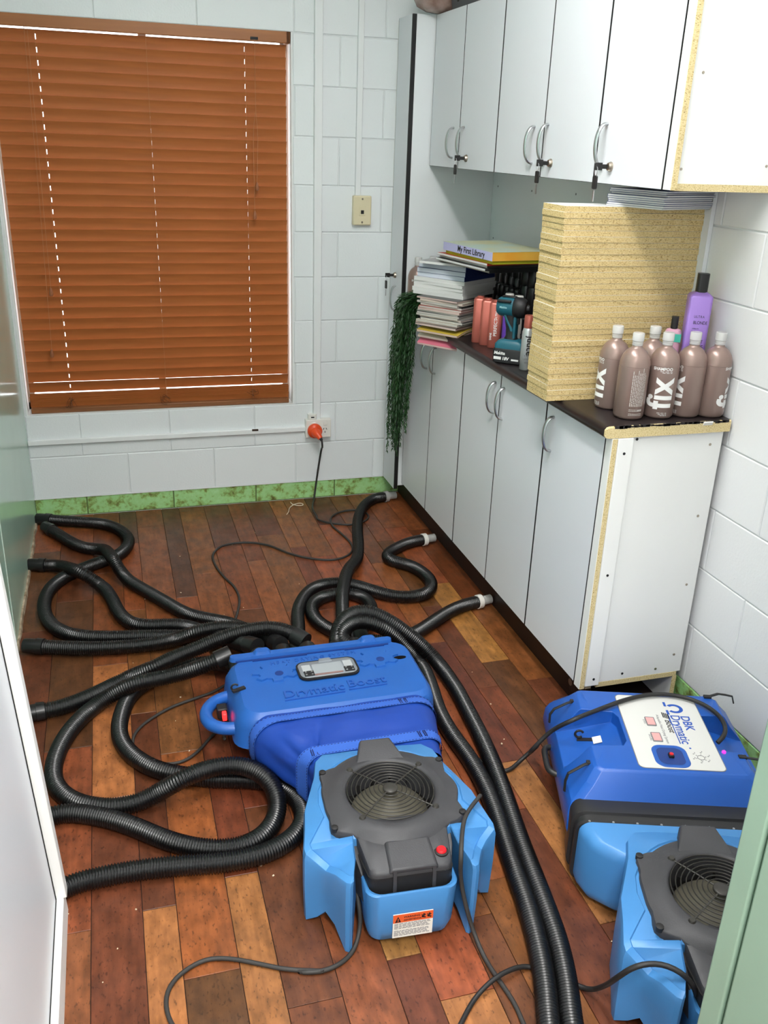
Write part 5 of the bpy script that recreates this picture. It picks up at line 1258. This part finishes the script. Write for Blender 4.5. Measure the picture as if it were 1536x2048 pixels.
# meter display
g = G(); g.xf(Matrix()); o = rrect(0, 0, .176, .088, .022, 5); g.loft([[(x, y, .199) for x, y in o], [(x, y, .2075) for x, y in o], [(x * .96, y * .93, .2095) for x, y in o]])
DM = Matrix.Translation((-.477, -1.896, 0)) @ Matrix.Rotation(math.radians(0.5), 4, 'Z')
ds = mesh_obj('display_unit', g.xf(DM).off(B1), M_DISPF, bx, smooth=40)
g = G(); g.loft([[(x, y, .2080) for x, y in rrect(0, -0.002, .186, .098, .026, 5)], [(x, y, .2030) for x, y in rrect(0, -.002, .186, .098, .026, 5)]]); mesh_obj('display_gasket', g.xf(DM).off(B1), M_BLACK, ds)
g = G(); g.span((-.046, -.030, .2094), (.046, .022, .2104)); mesh_obj('display_screen', g.xf(DM).off(B1), M_DISPS, ds)
g = G(); g.span((-.046, -.038, .2094), (.040, -.030, .2106)); mesh_obj('display_strip', g.xf(DM).off(B1), mat('display_brown', (132, 104, 100), 0.4), ds)
for sx in (-1, 1):
    g = G(); g.span((sx * .064 - .013, -.010, .2094), (sx * .064 + .013, .024, .2102)); mesh_obj('side_window', g.xf(DM).off(B1), mat('display_side', (166, 170, 172), 0.3), ds)
    for yy in (-.018, -.032):
        g = G(); g.span((sx * .062 - .015, yy - .0055, .2094), (sx * .062 + .015, yy + .0055, .2130)); kk = mesh_obj('display_latch', g.xf(DM).off(B1), M_INK, ds, bevel=0.001)
        g = G()
        for ex in (-.009, .009): g.lathe([(.003, .2130), (.003, .2138)], 8, (sx * .062 + ex, yy, 0))
        mesh_obj('latch_screw', g.xf(DM).off(B1), M_STEEL, kk)
g = G(); g.loft([[(-.022, .030, .2094), (.022, .030, .2094), (.018, .048, .2094), (-.018, .048, .2094)], [(-.020, .032, .2135), (.020, .032, .2135), (.016, .046, .2135), (-.016, .046, .2135)]]); mesh_obj('display_clip', g.xf(DM).off(B1), M_DISPF, ds)
for s_, x0, w in (('Drymatic', -.632, .178), ('Boost', -.440, .116)):
    gg = text_geo(s_, .054, .0024, bold=0.0004, spacing=1.0)
    xs_ = [p[0] for p in gg.v]; f = w / (max(xs_) - min(xs_))
    gg.v = [(p[0] * f, p[1] * .95, p[2]) for p in gg.v]
    place(gg, (x0, -2.018 if s_ == 'Drymatic' else -2.006, .2014), (1, .030, 0), (0, 1, 0)); mesh_obj('embossed_lettering', gg.off(B1), M_EMBOSS, bx, smooth=40)
    g = G(); g.box((x0 + w / 2, -2.027 if s_ == 'Drymatic' else -2.016, .2014), (w, .0035, .0046), rz=.03); mesh_obj('embossed_underline', g.off(B1), M_EMBOSS, bx)
gg = text_geo('HEAT DRYING SYSTEM', .022, .001, spacing=1.25); place(gg, (-.640, -1.832, .2006), (1, .03, 0), (0, 1, 0)); mesh_obj('embossed_lettering', gg.off(B1), M_EMBOSS, bx)
# cable clip on the left, carry loop, led
g = G(); g.box((-.752, -1.945, .203), (.040, .012, .006), rz=.35); g.tube([(-.763 + .010 * math.cos(a), -1.945, .212 + .010 * math.sin(a)) for a in [0.6 + 5.0 * k / 12 for k in range(13)]], .003, 6); mesh_obj('cable_clip', g.off(B1), M_RUBBER, bx)
g = G(); P = smooth_path([(-.760, -1.862, .130), (-.800, -1.872, .130), (-.833, -1.900, .130), (-.850, -1.945, .130), (-.840, -1.995, .130), (-.805, -2.020, .128), (-.765, -2.026, .128)], .008, .03)
g.tube([tuple(p) for p in P], .0185, 14); mesh_obj('carry_handle', g.off(B1), M_BLUE, bx, smooth=60)
g = G(); g.box((-.800, -1.918, .118), (.030, .034, .034)); mesh_obj('plug_socket', g.off(B1), M_RUBBER, bx, bevel=0.004)
g = G(); g.box((-.797, -1.958, .128), (.012, .020, .022)); mesh_obj('led_rocker', g.off(B1), M_REDLED, bx, bevel=0.002)
# fabric sleeve between box and air mover
def sleeve(x0, x1, y, zb, zt, r, n=9, k0=0.0):
    w, h = x1 - x0, zt - zb
    return [(x0 + w / 2 + x, y, zb + h / 2 + z) for x, z in rrect(0, 0, w, h, r, n)]
stations = [(-.742, -.206, -2.060, .030, .190, .05), (-.744, -.205, -2.085, .030, .194, .06), (-.742, -.206, -2.110, .032, .200, .07), (-.732, -.210, -2.140, .034, .205, .075), (-.712, -.217, -2.170, .034, .205, .075), (-.688, -.225, -2.200, .032, .202, .07),
            (-.660, -.233, -2.230, .028, .198, .06), (-.636, -.242, -2.262, .024, .197, .05), (-.620, -.252, -2.292, .020, .199, .045), (-.612, -.262, -2.325, .016, .200, .04), (-.609, -.266, -2.350, .016, .200, .04)]
S = np.array(stations); tt = np.linspace(0, 1, len(S)); tq = np.linspace(0, 1, 96)
SS = np.stack([np.interp(tq, tt, S[:, i]) for i in range(6)], 1)
for _ in range(2): SS[1:-1] = (SS[:-2] + 2 * SS[1:-1] + SS[2:]) / 4
rings = []; rr = random.Random(15)
for k, st in enumerate(SS):
    ring = []
    raw = sleeve(*st, n=10)
    ra = np.array(raw + [raw[0]]); ra = ra[np.concatenate([[True], np.linalg.norm(np.diff(ra, axis=0), axis=1) > 1e-7])]
    dl = np.concatenate([[0], np.cumsum(np.linalg.norm(np.diff(ra, axis=0), axis=1))]); sq = np.linspace(0, dl[-1], 181)[:-1]
    raw = [tuple(np.interp(s_, dl, ra[:, i]) for i in range(3)) for s_ in sq]
    f = tq[k]; amp = max(0, math.sin(PI * min(1, f / 0.97))) ** 0.7
    cx, cz = (st[0] + st[1]) / 2, (st[3] + st[4]) / 2
    for (x, y, z) in raw:
        a = math.atan2((z - cz) * 2.2, x - cx)
        left = max(0, -(x - cx) / 0.28)
        u, v = x + 0.62, y + 2.315           # pleats radiate from the corner at the nozzle
        th = math.atan2(v, -u * 1.0 + 0.02); rd = math.hypot(u, v)
        pl = 0.0
        for c0, wd, l in ((0.55, .055, .16), (1.05, .07, .18), (1.75, .07, .17), (2.2, .06, .11), (0.15, .08, .12)):
            pl += math.exp(-((th - c0) / wd) ** 2) * max(0, 1 - rd / l) * (rd > .012) * min(1, rd / .03)
        wr = -0.020 * pl + 0.0026 * math.sin(17 * x + 9 * y) * math.sin(31 * y + 3) + 0.002 * math.sin(46 * x - 40 * y)
        wr += -0.010 * math.exp(-((x + .29 + (y + 2.2) * 0.5) / .018) ** 2) * max(0, f - .45)
        wr += 0.008 * math.sin(9 * (a + y * 4)) * left * f * (z < .15)
        q = amp * wr
        ring.append((x + q * math.cos(a) * (0.7 if abs(math.cos(a)) > .5 else .2), y, max(.001, z + q * math.sin(a))))
    rings.append(ring)
g = G(); g.loft(rings, False, False); mesh_obj('fabric_sleeve', g.off(B1), M_FABRIC, bx, smooth=70)
def band(i0, i1, e): 
    rs = []
    for st in (SS[i0], SS[i1]):
        rs.append(sleeve(st[0] - e, st[1] + e, st[2], st[3] - e * .2, st[4] + e, st[5], n=8))
    return rs
for nm, i0, i1 in (('hem_band', 13, 26), ('hem_band', 64, 77)):
    g = G(); rs = [sleeve(SS[i][0] - .003, SS[i][1] + .003, SS[i][2], max(.001, SS[i][3] - .001), SS[i][4] + .0035, SS[i][5], n=8) for i in range(i0, i1 + 1)]
    g.loft(rs, False, False); hb = mesh_obj(nm, g.off(B1), M_HEM, bx, smooth=60)
    g = G()
    for i in (i0 + 1, i1 - 1):
        st = SS[i]; pts = sleeve(st[0] - .0036, st[1] + .0036, st[2], st[3], st[4] + .0041, st[5], n=8)
        m_ = len(pts)
        for q in range(m_):
            p, p2 = Vector(pts[q]), Vector(pts[(q + 1) % m_]); d_ = (p2 - p).length; nn = max(1, int(d_ / .009))
            if min(p.z, p2.z) < .05: continue
            for e in range(nn):
                a0, a1 = p.lerp(p2, (e + .1) / nn), p.lerp(p2, (e + .62) / nn)
                g.tube([a0, a1], .0008, 4)
    mesh_obj('stitching', g.off(B1), M_STITCH, hb)['kind'] = 'stuff'
for (x, y, z) in ((-.305, -2.112, .2045), (-.300, -2.272, .2035), (-.598, -2.276, .199)):
    g = G()
    for dx in (-.010, -.005, .005, .010): g.box((x + dx, y, z), (.002, .026, .0025), rx=-.05)
    mesh_obj('bar_tack', g.off(B1), M_STITCH, bx)
# hose ports along the rear face
PORTS = {'G': (-.725, -1.700, .140), 'C': (-.652, -1.668, .140), 'D': (-.572, -1.655, .136), 'E': (-.492, -1.668, .142), 'H2': (-.432, -1.69, .12), 'F1': (-.398, -1.69, .15), 'F2': (-.34, -1.69, .15), 'H3': (-.287, -1.69, .12), 'A': (-.50, -1.70, .065), 'B': (-.592, -1.70, .07), 'J': (-.67, -1.70, .075), 'H1': (-.365, -1.70, .085)}
for k, (x, y, z) in PORTS.items():
    g = G(); g.tube([(x, -1.752, z - .006), (x, -1.715, z - .003), (x, y + .004, z)], [.030, .030, .0285], 16); mesh_obj('hose_port', g.off(B1), M_CUFF, bx, smooth=40)

# ================================================================== DRYING BOX TWO
B2 = (0.126, -2.993, 0)
b2 = thing('drying_box', 'blue drying box with silver control panel beside the stripped cabinet end', 'dryer', B2, TH2)
half = [(-.215, .300), (-.205, .372), (-.200, .455), (-.198, .470), (-.160, .474), (-.110, .478), (-.098, .500), (-.098, .605), (-.110, .628), (-.160, .632), (-.196, .634), (-.200, .650), (-.202, .725), (-.205, .765)]
def ring2(z, sx, yf, yb, notch):
    out = []
    for i, (x, y) in enumerate(half):
        xx = -sx if (i in (0, 1, 2, 3, 10, 11, 12, 13) or not notch) else x
        if i == 0: yy = yf
        elif i == 1: yy = yf + (.016 if notch or True else 0)
        elif i == 13: yy = yb
        elif i == 12: yy = yb - .016
        else: yy = y
        if i in (0, 13): xx = xx + .016
        out.append((xx, yy, z))
    return out + [(-x, y, zz) for x, y, zz in reversed(out)]
g = G()
g.loft([ring2(.030, .235, .318, .775, False), ring2(.045, .252, .305, .79, False), ring2(.110, .268, .300, .80, False), ring2(.150, .266, .312, .795, False), ring2(.172, .258, .325, .785, False), ring2(.215, .222, .352, .752, True), ring2(.243, .203, .371, .734, True), ring2(.250, .195, .378, .727, True)])
mesh_obj('housing', g, M_BLUE2, b2, smooth=38, bevel=0.006, seg=3)
g = G(); g.loft([[(x, y, z) for x, y in rrect(0, .545, .46 + e, .44 + e, .04, 4)] for z, e in ((.001, 0), (.032, .02))]); mesh_obj('base_tray', g, M_SKIRT, b2)
# silver control panel with well, meters and print
g = G(); g.loft([[(x, y, z) for x, y in rrect(.022, .550, .218, .322, .014, 5)] for z in (.2495, .2512)]); pn = mesh_obj('control_panel', g, M_PANEL, b2)
g = G(); o = rrect(.022, .550, .218, .322, .014, 5); o2 = rrect(.022, .550, .2225, .3265, .016, 5); g.loft([[(x, y, .2500) for x, y in o2], [(x, y, .2509) for x, y in o2]]); mesh_obj('panel_border', g, M_INKG, pn)
def rx(g2, ox, oy, z=.2514): return place(g2, (ox, oy, z), (0, -1, 0), (1, 0, 0))
for s_, sz, x, y, m_, kw in (('DBK', .040, .0745, .622, M_INKBLUE, dict(bold=.0008, spacing=1.0)), ('Drymatic', .036, .0470, .624, M_INKBLUE, dict(bold=.0005)), ('Boost', .024, .0265, .600, M_INK, dict(shear=.25, bold=.0003)), ('Adaptable Heat Drying System', .0104, .0075, .622, M_INKG, {}), ('KWH', .0085, -.034, .597, M_INKG, {}), ('HOURS', .0085, -.034, .530, M_INKG, {}), ('.', .05, .060, .482, M_INKBLUE, {})):
    gg = text_geo(s_, sz, .0001, **kw)
    if s_ == 'Drymatic':
        xs_ = [p[0] for p in gg.v]; f = .128 / (max(xs_) - min(xs_)); gg.v = [(p[0] * f, p[1], p[2]) for p in gg.v]
    if s_ == 'DBK':
        xs_ = [p[0] for p in gg.v]; f = .066 / (max(xs_) - min(xs_)); gg.v = [(p[0] * f, p[1] * .85, p[2]) for p in gg.v]
    mesh_obj('lettering', rx(gg, x, y), m_, pn)
g = G(); g.box((.0420, .558, .2516), (.0026, .128, .0006)); g.box((.0395, .605, .2516), (.0016, .030, .0006)); mesh_obj('underline', g, M_INKBLUE, pn)
g = G()
for k in range(4): g.box((.0265 + .0045 * k, .622 - .002 * k, .2516), (.003, .024, .0006))
mesh_obj('speed_lines', g, M_INK, pn)
# omega emblem
g = G(); pts = []
for k in range(25):
    a = -2.45 + (2 * 2.45) * k / 24
    pts.append((.063 + .0235 * math.cos(a) + .004, .655 - .0215 * math.sin(a)))
pin = [(.063 + .004 + .0135 * math.cos(-2.45 + 4.9 * k / 24), .655 - .0125 * math.sin(-2.45 + 4.9 * k / 24)) for k in range(25)]
n_ = len(pts); vv = [(x, y, .2516) for x, y in pts + pin]
g.add(vv, [(i, i + 1, n_ + i + 1, n_ + i) for i in range(n_ - 1)])
for s in (-1, 1): g.add([(.0475, .655 + s * .009, .2516), (.0475, .655 + s * .030, .2516), (.0405, .655 + s * .030, .2516), (.0405, .655 + s * .009, .2516)], [(0, 1, 2, 3)])
mesh_obj('omega_emblem', g, M_INKBLUE, pn)
for y in (.588, .518):
    g = G(); g.loft([[(x, yy, z) for x, yy in rrect(-.0145, y, .026, .040, .003, 3)] for z in (.2508, .2530)]); mt_ = mesh_obj('meter', g, M_INKG, pn)
    g = G(); g.span((-.0250, y - .016, .2528), (-.0045, y + .016, .2536)); mesh_obj('meter_window', g, M_METERP, mt_)
wl = rrect(.003, .439, .084, .086, .024, 6)
g = G(); g.loft([[(x, y, .2514) for x, y in rrect(.003, .439, .090, .092, .026, 6)], [(x, y, .2522) for x, y in rrect(.003, .439, .088, .090, .025, 6)], [(x, y, .2522) for x, y in wl], [(.003 + (x - .003) * .86, .439 + (y - .439) * .86, .2516) for x, y in wl]], False, True)
w_ = mesh_obj('switch_well', g, M_BLUE2, pn, smooth=60)
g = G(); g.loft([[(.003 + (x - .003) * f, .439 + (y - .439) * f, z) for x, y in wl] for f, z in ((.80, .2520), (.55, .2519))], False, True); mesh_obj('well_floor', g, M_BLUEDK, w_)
g = G(); g.box((.003, .438, .2550), (.013, .016, .008)); kb_ = mesh_obj('rocker_body', g, M_BLACK, w_, bevel=.001)
g = G(); g.lathe([(.0055, .2590), (.005, .2612)], 14, (.003, .438, 0)); mesh_obj('red_rocker', g, M_RED, w_)
g = G(); g.tube([(.080 + .009 * math.cos(a), .439 + .009 * math.sin(a), .2516) for a in [2 * PI * k / 20 for k in range(21)]], .0008, 5)
for k in range(6):
    a = 2 * PI * k / 6 + .3
    g.box((.080 + .013 * math.cos(a), .439 + .013 * math.sin(a), .2516), (.004, .0012, .0006), rz=a)
    g.box((.080 + .021 * math.cos(a), .439 + .021 * math.sin(a), .2516), (.004, .002, .0006)); g.box((.084 + .021 * math.cos(a), .444 + .021 * math.sin(a), .2516), (.0015, .004, .0006))
mesh_obj('dial_print', g, M_INKG, pn)
g = G(); g.lathe([(.005, .247), (.005, .253), (.003, .255)], 12, (.147, .468, 0)); mesh_obj('indicator_led', g, M_PINKLED, b2)
# hooks, clip, handle bar
for pts in ([(-.205, .690, .236), (-.224, .682, .235), (-.262, .668, .222), (-.272, .666, .205), (-.272, .662, .180)], [(-.205, .416, .236), (-.222, .408, .235), (-.262, .396, .215), (-.268, .392, .195), (-.268, .388, .165)],
            [(.178, .722, .252), (.215, .744, .250), (.238, .745, .247), (.256, .742, .245), (.262, .738, .225)], [(.190, .452, .250), (.215, .448, .250), (.245, .444, .250), (.265, .440, .248), (.270, .437, .228)]):
    g = G(); g.tube(pts, .0048, 6, True, 0.45); g.box(pts[0], (.020, .013, .006)); mesh_obj('cord_hook', g, M_RUBBER, b2, smooth=40)
g = G(); g.box((-.186, .574, .190), (.045, .013, .007), ry=-.25, rz=-.3); g.tube([(-.203 + .011 * math.cos(a), .583, .203 + .011 * math.sin(a)) for a in [0.5 + 5.0 * k / 12 for k in range(13)]], .0035, 6); mesh_obj('cable_clip', g, M_RUBBER, b2)
g = G(); g.box((-.158, .562, .202), (.024, .028, .002), ry=-.32); mesh_obj('white_tag', g, M_LABELW, b2)
g = G(); P = smooth_path([(-.245, .628, .120), (-.262, .627, .122), (-.283, .622, .124), (-.288, .570, .124), (-.284, .518, .124), (-.264, .508, .122), (-.245, .506, .120)], .008, .02); g.tube([tuple(p) for p in P], .0085, 8); mesh_obj('side_handle', g, M_SKIRT, b2, smooth=50)
# black flange towards the air mover
g = G()
g.loft([adp(.262, .340, .014, .186, .035), adp(.266, .300, .010, .190, .035), adp(.266, .286, .010, .190, .035), adp(.258, .283, .016, .184, .035), adp(.256, .262, .016, .182, .035), adp(.262, .258, .012, .188, .03), adp(.262, .2475, .012, .188, .03)])
fl_ = mesh_obj('black_flange', g, M_SKIRT, b2, smooth=40)
for k in range(9):
    g = G(); g.lathe([(.003, 0), (.003, .002)], 8, (-.23 + .0575 * k, .2525, .188)); mesh_obj('rivet', g, M_STEEL, fl_)

# ================================================================== HOSES AND CORDS
def hose(key, label, ends, R=.0255, group='black ribbed hoses'):
    pts = HOSES[key]
    P = smooth_path(pts, .0018, .085)
    P[:, 2] = np.maximum(P[:, 2], R + .0012)
    base = Vector((float(P[len(P) // 2][0]), float(P[len(P) // 2][1]), 0))
    t = thing('ribbed_hose', label, 'hose', tuple(base), 0, group)
    n = 14; N = len(P)
    T = np.gradient(P, axis=0); T /= np.linalg.norm(T, axis=1)[:, None]
    nr = np.zeros_like(P); v = np.array([0, 0, 1.0]) - T[0] * T[0][2]; nr[0] = v / np.linalg.norm(v)
    for i in range(1, N):
        v = nr[i - 1] - T[i] * nr[i - 1].dot(T[i]); nr[i] = v / np.linalg.norm(v)
    bn = np.cross(T, nr)
    rad = np.where(np.arange(N) % 4 < 2, R, R - .0034)
    a = 2 * PI * np.arange(n) / n
    V = P[:, None, :] + rad[:, None, None] * (np.cos(a)[None, :, None] * nr[:, None, :] + np.sin(a)[None, :, None] * bn[:, None, :]) - np.array(base)
    i, k = np.meshgrid(np.arange(N - 1), np.arange(n), indexing='ij'); k2 = (k + 1) % n
    F = np.stack([i * n + k, i * n + k2, (i + 1) * n + k2, (i + 1) * n + k], -1).reshape(-1, 4)
    me = bpy.data.meshes.new('hose_tube'); me.from_pydata(V.reshape(-1, 3).tolist(), [], F.tolist()); me.shade_smooth(); me.materials.append(M_HOSE)
    o = bpy.data.objects.new('hose_tube', me); COL.objects.link(o); o.parent = t
    def cuff(end, kind):
        p, q = (P[0], P[0] - P[28]) if end == 0 else (P[-1], P[-1] - P[-29])
        p = Vector(p) - base; d = Vector(q).normalized()
        if kind == 'wall':
            d.z *= 0.3; d.normalize()
            g = G(); g.tube([p - d * .020, p - d * .019, p + d * .006, p + d * .007, p + d * .03, p + d * .05], [R, R + .003, R + .0035, R + .0005, R + .0005, R - .001], 18); mesh_obj('hose_cuff', g, M_CUFF, t, smooth=40)
        elif kind == 'elbow':
            g = G(); g.tube([p - d * .045, p - d * .044, p - d * .012, p + d * .006], [R + .001, R + .0045, R + .0048, R + .0046], 16); mesh_obj('hose_cuff', g, M_CUFF, t, smooth=40)
        elif kind == 'tip':
            d.z = 0; d.normalize()
            g = G(); g.tube([p - d * .010, p - d * .009, p + d * .010, p + d * .011], [R * .9, R + .0025, R + .0025, R * .8], 18); mesh_obj('collar', g, M_TIPW if key != 'H1' else M_TIPG, t, smooth=40)
            g = G(); pp, rr_ = [], []
            for s in range(12): pp.append(p + d * (.008 + .0042 * s)); rr_.append(.0185 if s % 3 else .0170)
            g.tube(pp, rr_, 16); mesh_obj('nozzle', g, M_TIPG, t, smooth=40)
    cuff(0, ends[0]); cuff(1, ends[1])
    return t
hose('A', 'black hose starting in the far left corner at the green skirting', ('wall', None))
hose('B', 'black hose second from the corner on the left wall, with a grey cuff', ('wall', None))
hose('C', 'black hose from the left wall crossing over the looped corner hose', ('wall', 'elbow'))
hose('D', 'black hose running straight in from the left wall above the tilted cabinet edge', ('wall', 'elbow'))
hose('E', 'black hose arching from the tilted cabinet edge over the others to the box', ('wall', 'elbow'))
hose('G', 'long black hose in a big S loop on the floor left of the air mover', ('elbow', 'wall'))
hose('J', 'lowest black hose from under the white cabinet curling behind the air mover', ('wall', None))
hose('H1', 'black hose to the grey nozzle in the far kickboard corner', ('tip', None))
hose('H2', 'black hose zigzagging to the middle white collared nozzle in the kickboard', ('tip', None))
hose('H3', 'black hose to the nearest white collared nozzle, making a small ring', ('tip', 'elbow'))
hose('F1', 'right hand one of two long black hoses running toward the doorway', (None, None))
hose('F2', 'left hand one of two long black hoses, hugging the blue box', (None, None))

def cord(key, name, label, r, m, owner=None, win=.03):
    if owner is not None:
        mt = Matrix.Translation(owner.location) @ Matrix.Rotation(owner.rotation_euler[2], 4, 'Z')
        P = smooth_path(CORDS[key], .012, win)
        g = G(); g.tube([tuple(p) for p in P], r, 8); return mesh_obj(name, g.xf(mt.inverted()), m, owner, smooth=70)
    P = smooth_path(CORDS[key], .012, win)
    b = Vector((float(P[0][0]), float(P[0][1]), 0))
    t = thing(name, label, 'cord', tuple(b))
    g = G(); g.tube([tuple(p) for p in P], r, 8); mesh_obj('cable', g.off(b), m, t, smooth=70)
    return t, b
ct, cb = cord('plug', 'extension_cord', 'black cord with orange plug looping from the wall outlet over the floor', .0048, M_CABLE)
g = G(); g.lathe([(.034, -.0345), (.036, -.038), (.036, -.052), (.033, -.056), (.026, -.060), (.022, -.064)], 28, (-.113, 0, .368), 'Y'); pg = mesh_obj('plug', g.off(cb), M_ORANGE, ct, smooth=40)
g = G(); g.tube([(-.113, -.055, .366), (-.108, -.074, .360), (-.100, -.088, .350), (-.0955, -.094, .343)], [.024, .021, .014, .012], 16); mesh_obj('plug_tail', g.off(cb), M_ORANGE, pg, smooth=50)
g = G(); g.tube([(-.0955, -.094, .344), (-.0905, -.098, .335)], [.0085, .007], 12); mesh_obj('strain_relief', g.off(cb), M_RUBBER, pg)
g = G(); g.box((-.122, -.0592, .364), (.016, .003, .012)); mesh_obj('plug_mark', g.off(cb), mat('plug_yellow', (226, 172, 60), .5), pg)
cord('box', 'power_cord', '', .0048, M_CABLE, bx)
cord('fan1r', 'power_cord', '', .0052, M_CABLE, am1)
cord('fan1l', 'outlet_cord', '', .0052, M_CABLE, am1)
cord('fan2', 'power_cord', '', .0056, M_RUBBER, am2)
cord('box2', 'power_cord', '', .0062, M_RUBBER, b2)

# small litter
t = thing('twine_scrap', 'scrap of white twine on the floor near the green skirting', 'twine', (-.24, -.10, 0))
P = smooth_path([(-.235, -.045, .003), (-.232, -.075, .004), (-.205, -.100, .004), (-.180, -.095, .003), (-.185, -.070, .004), (-.215, -.075, .005), (-.250, -.110, .003), (-.270, -.170, .003), (-.285, -.200, .003)], .006, .015)
g = G(); g.tube([tuple(p) for p in P], .0021, 6); mesh_obj('twine', g.off(t.location), mat('twine_white', (214, 200, 178), .8), t)
g = G(); rr = random.Random(99)
for k in range(60):
    x, y = rr.uniform(-1.3, .25), rr.uniform(-3.1, -.2); s = rr.uniform(.002, .0045)
    g.box((x, y, s * .4), (s, s * .8, s * .7), rz=rr.uniform(0, 3), rx=.3)
tag(mesh_obj('floor_crumbs', g, mat('crumb', (214, 196, 168), .8)), 'tiny pale crumbs of debris scattered over the plank floor', 'debris', None, 'stuff')
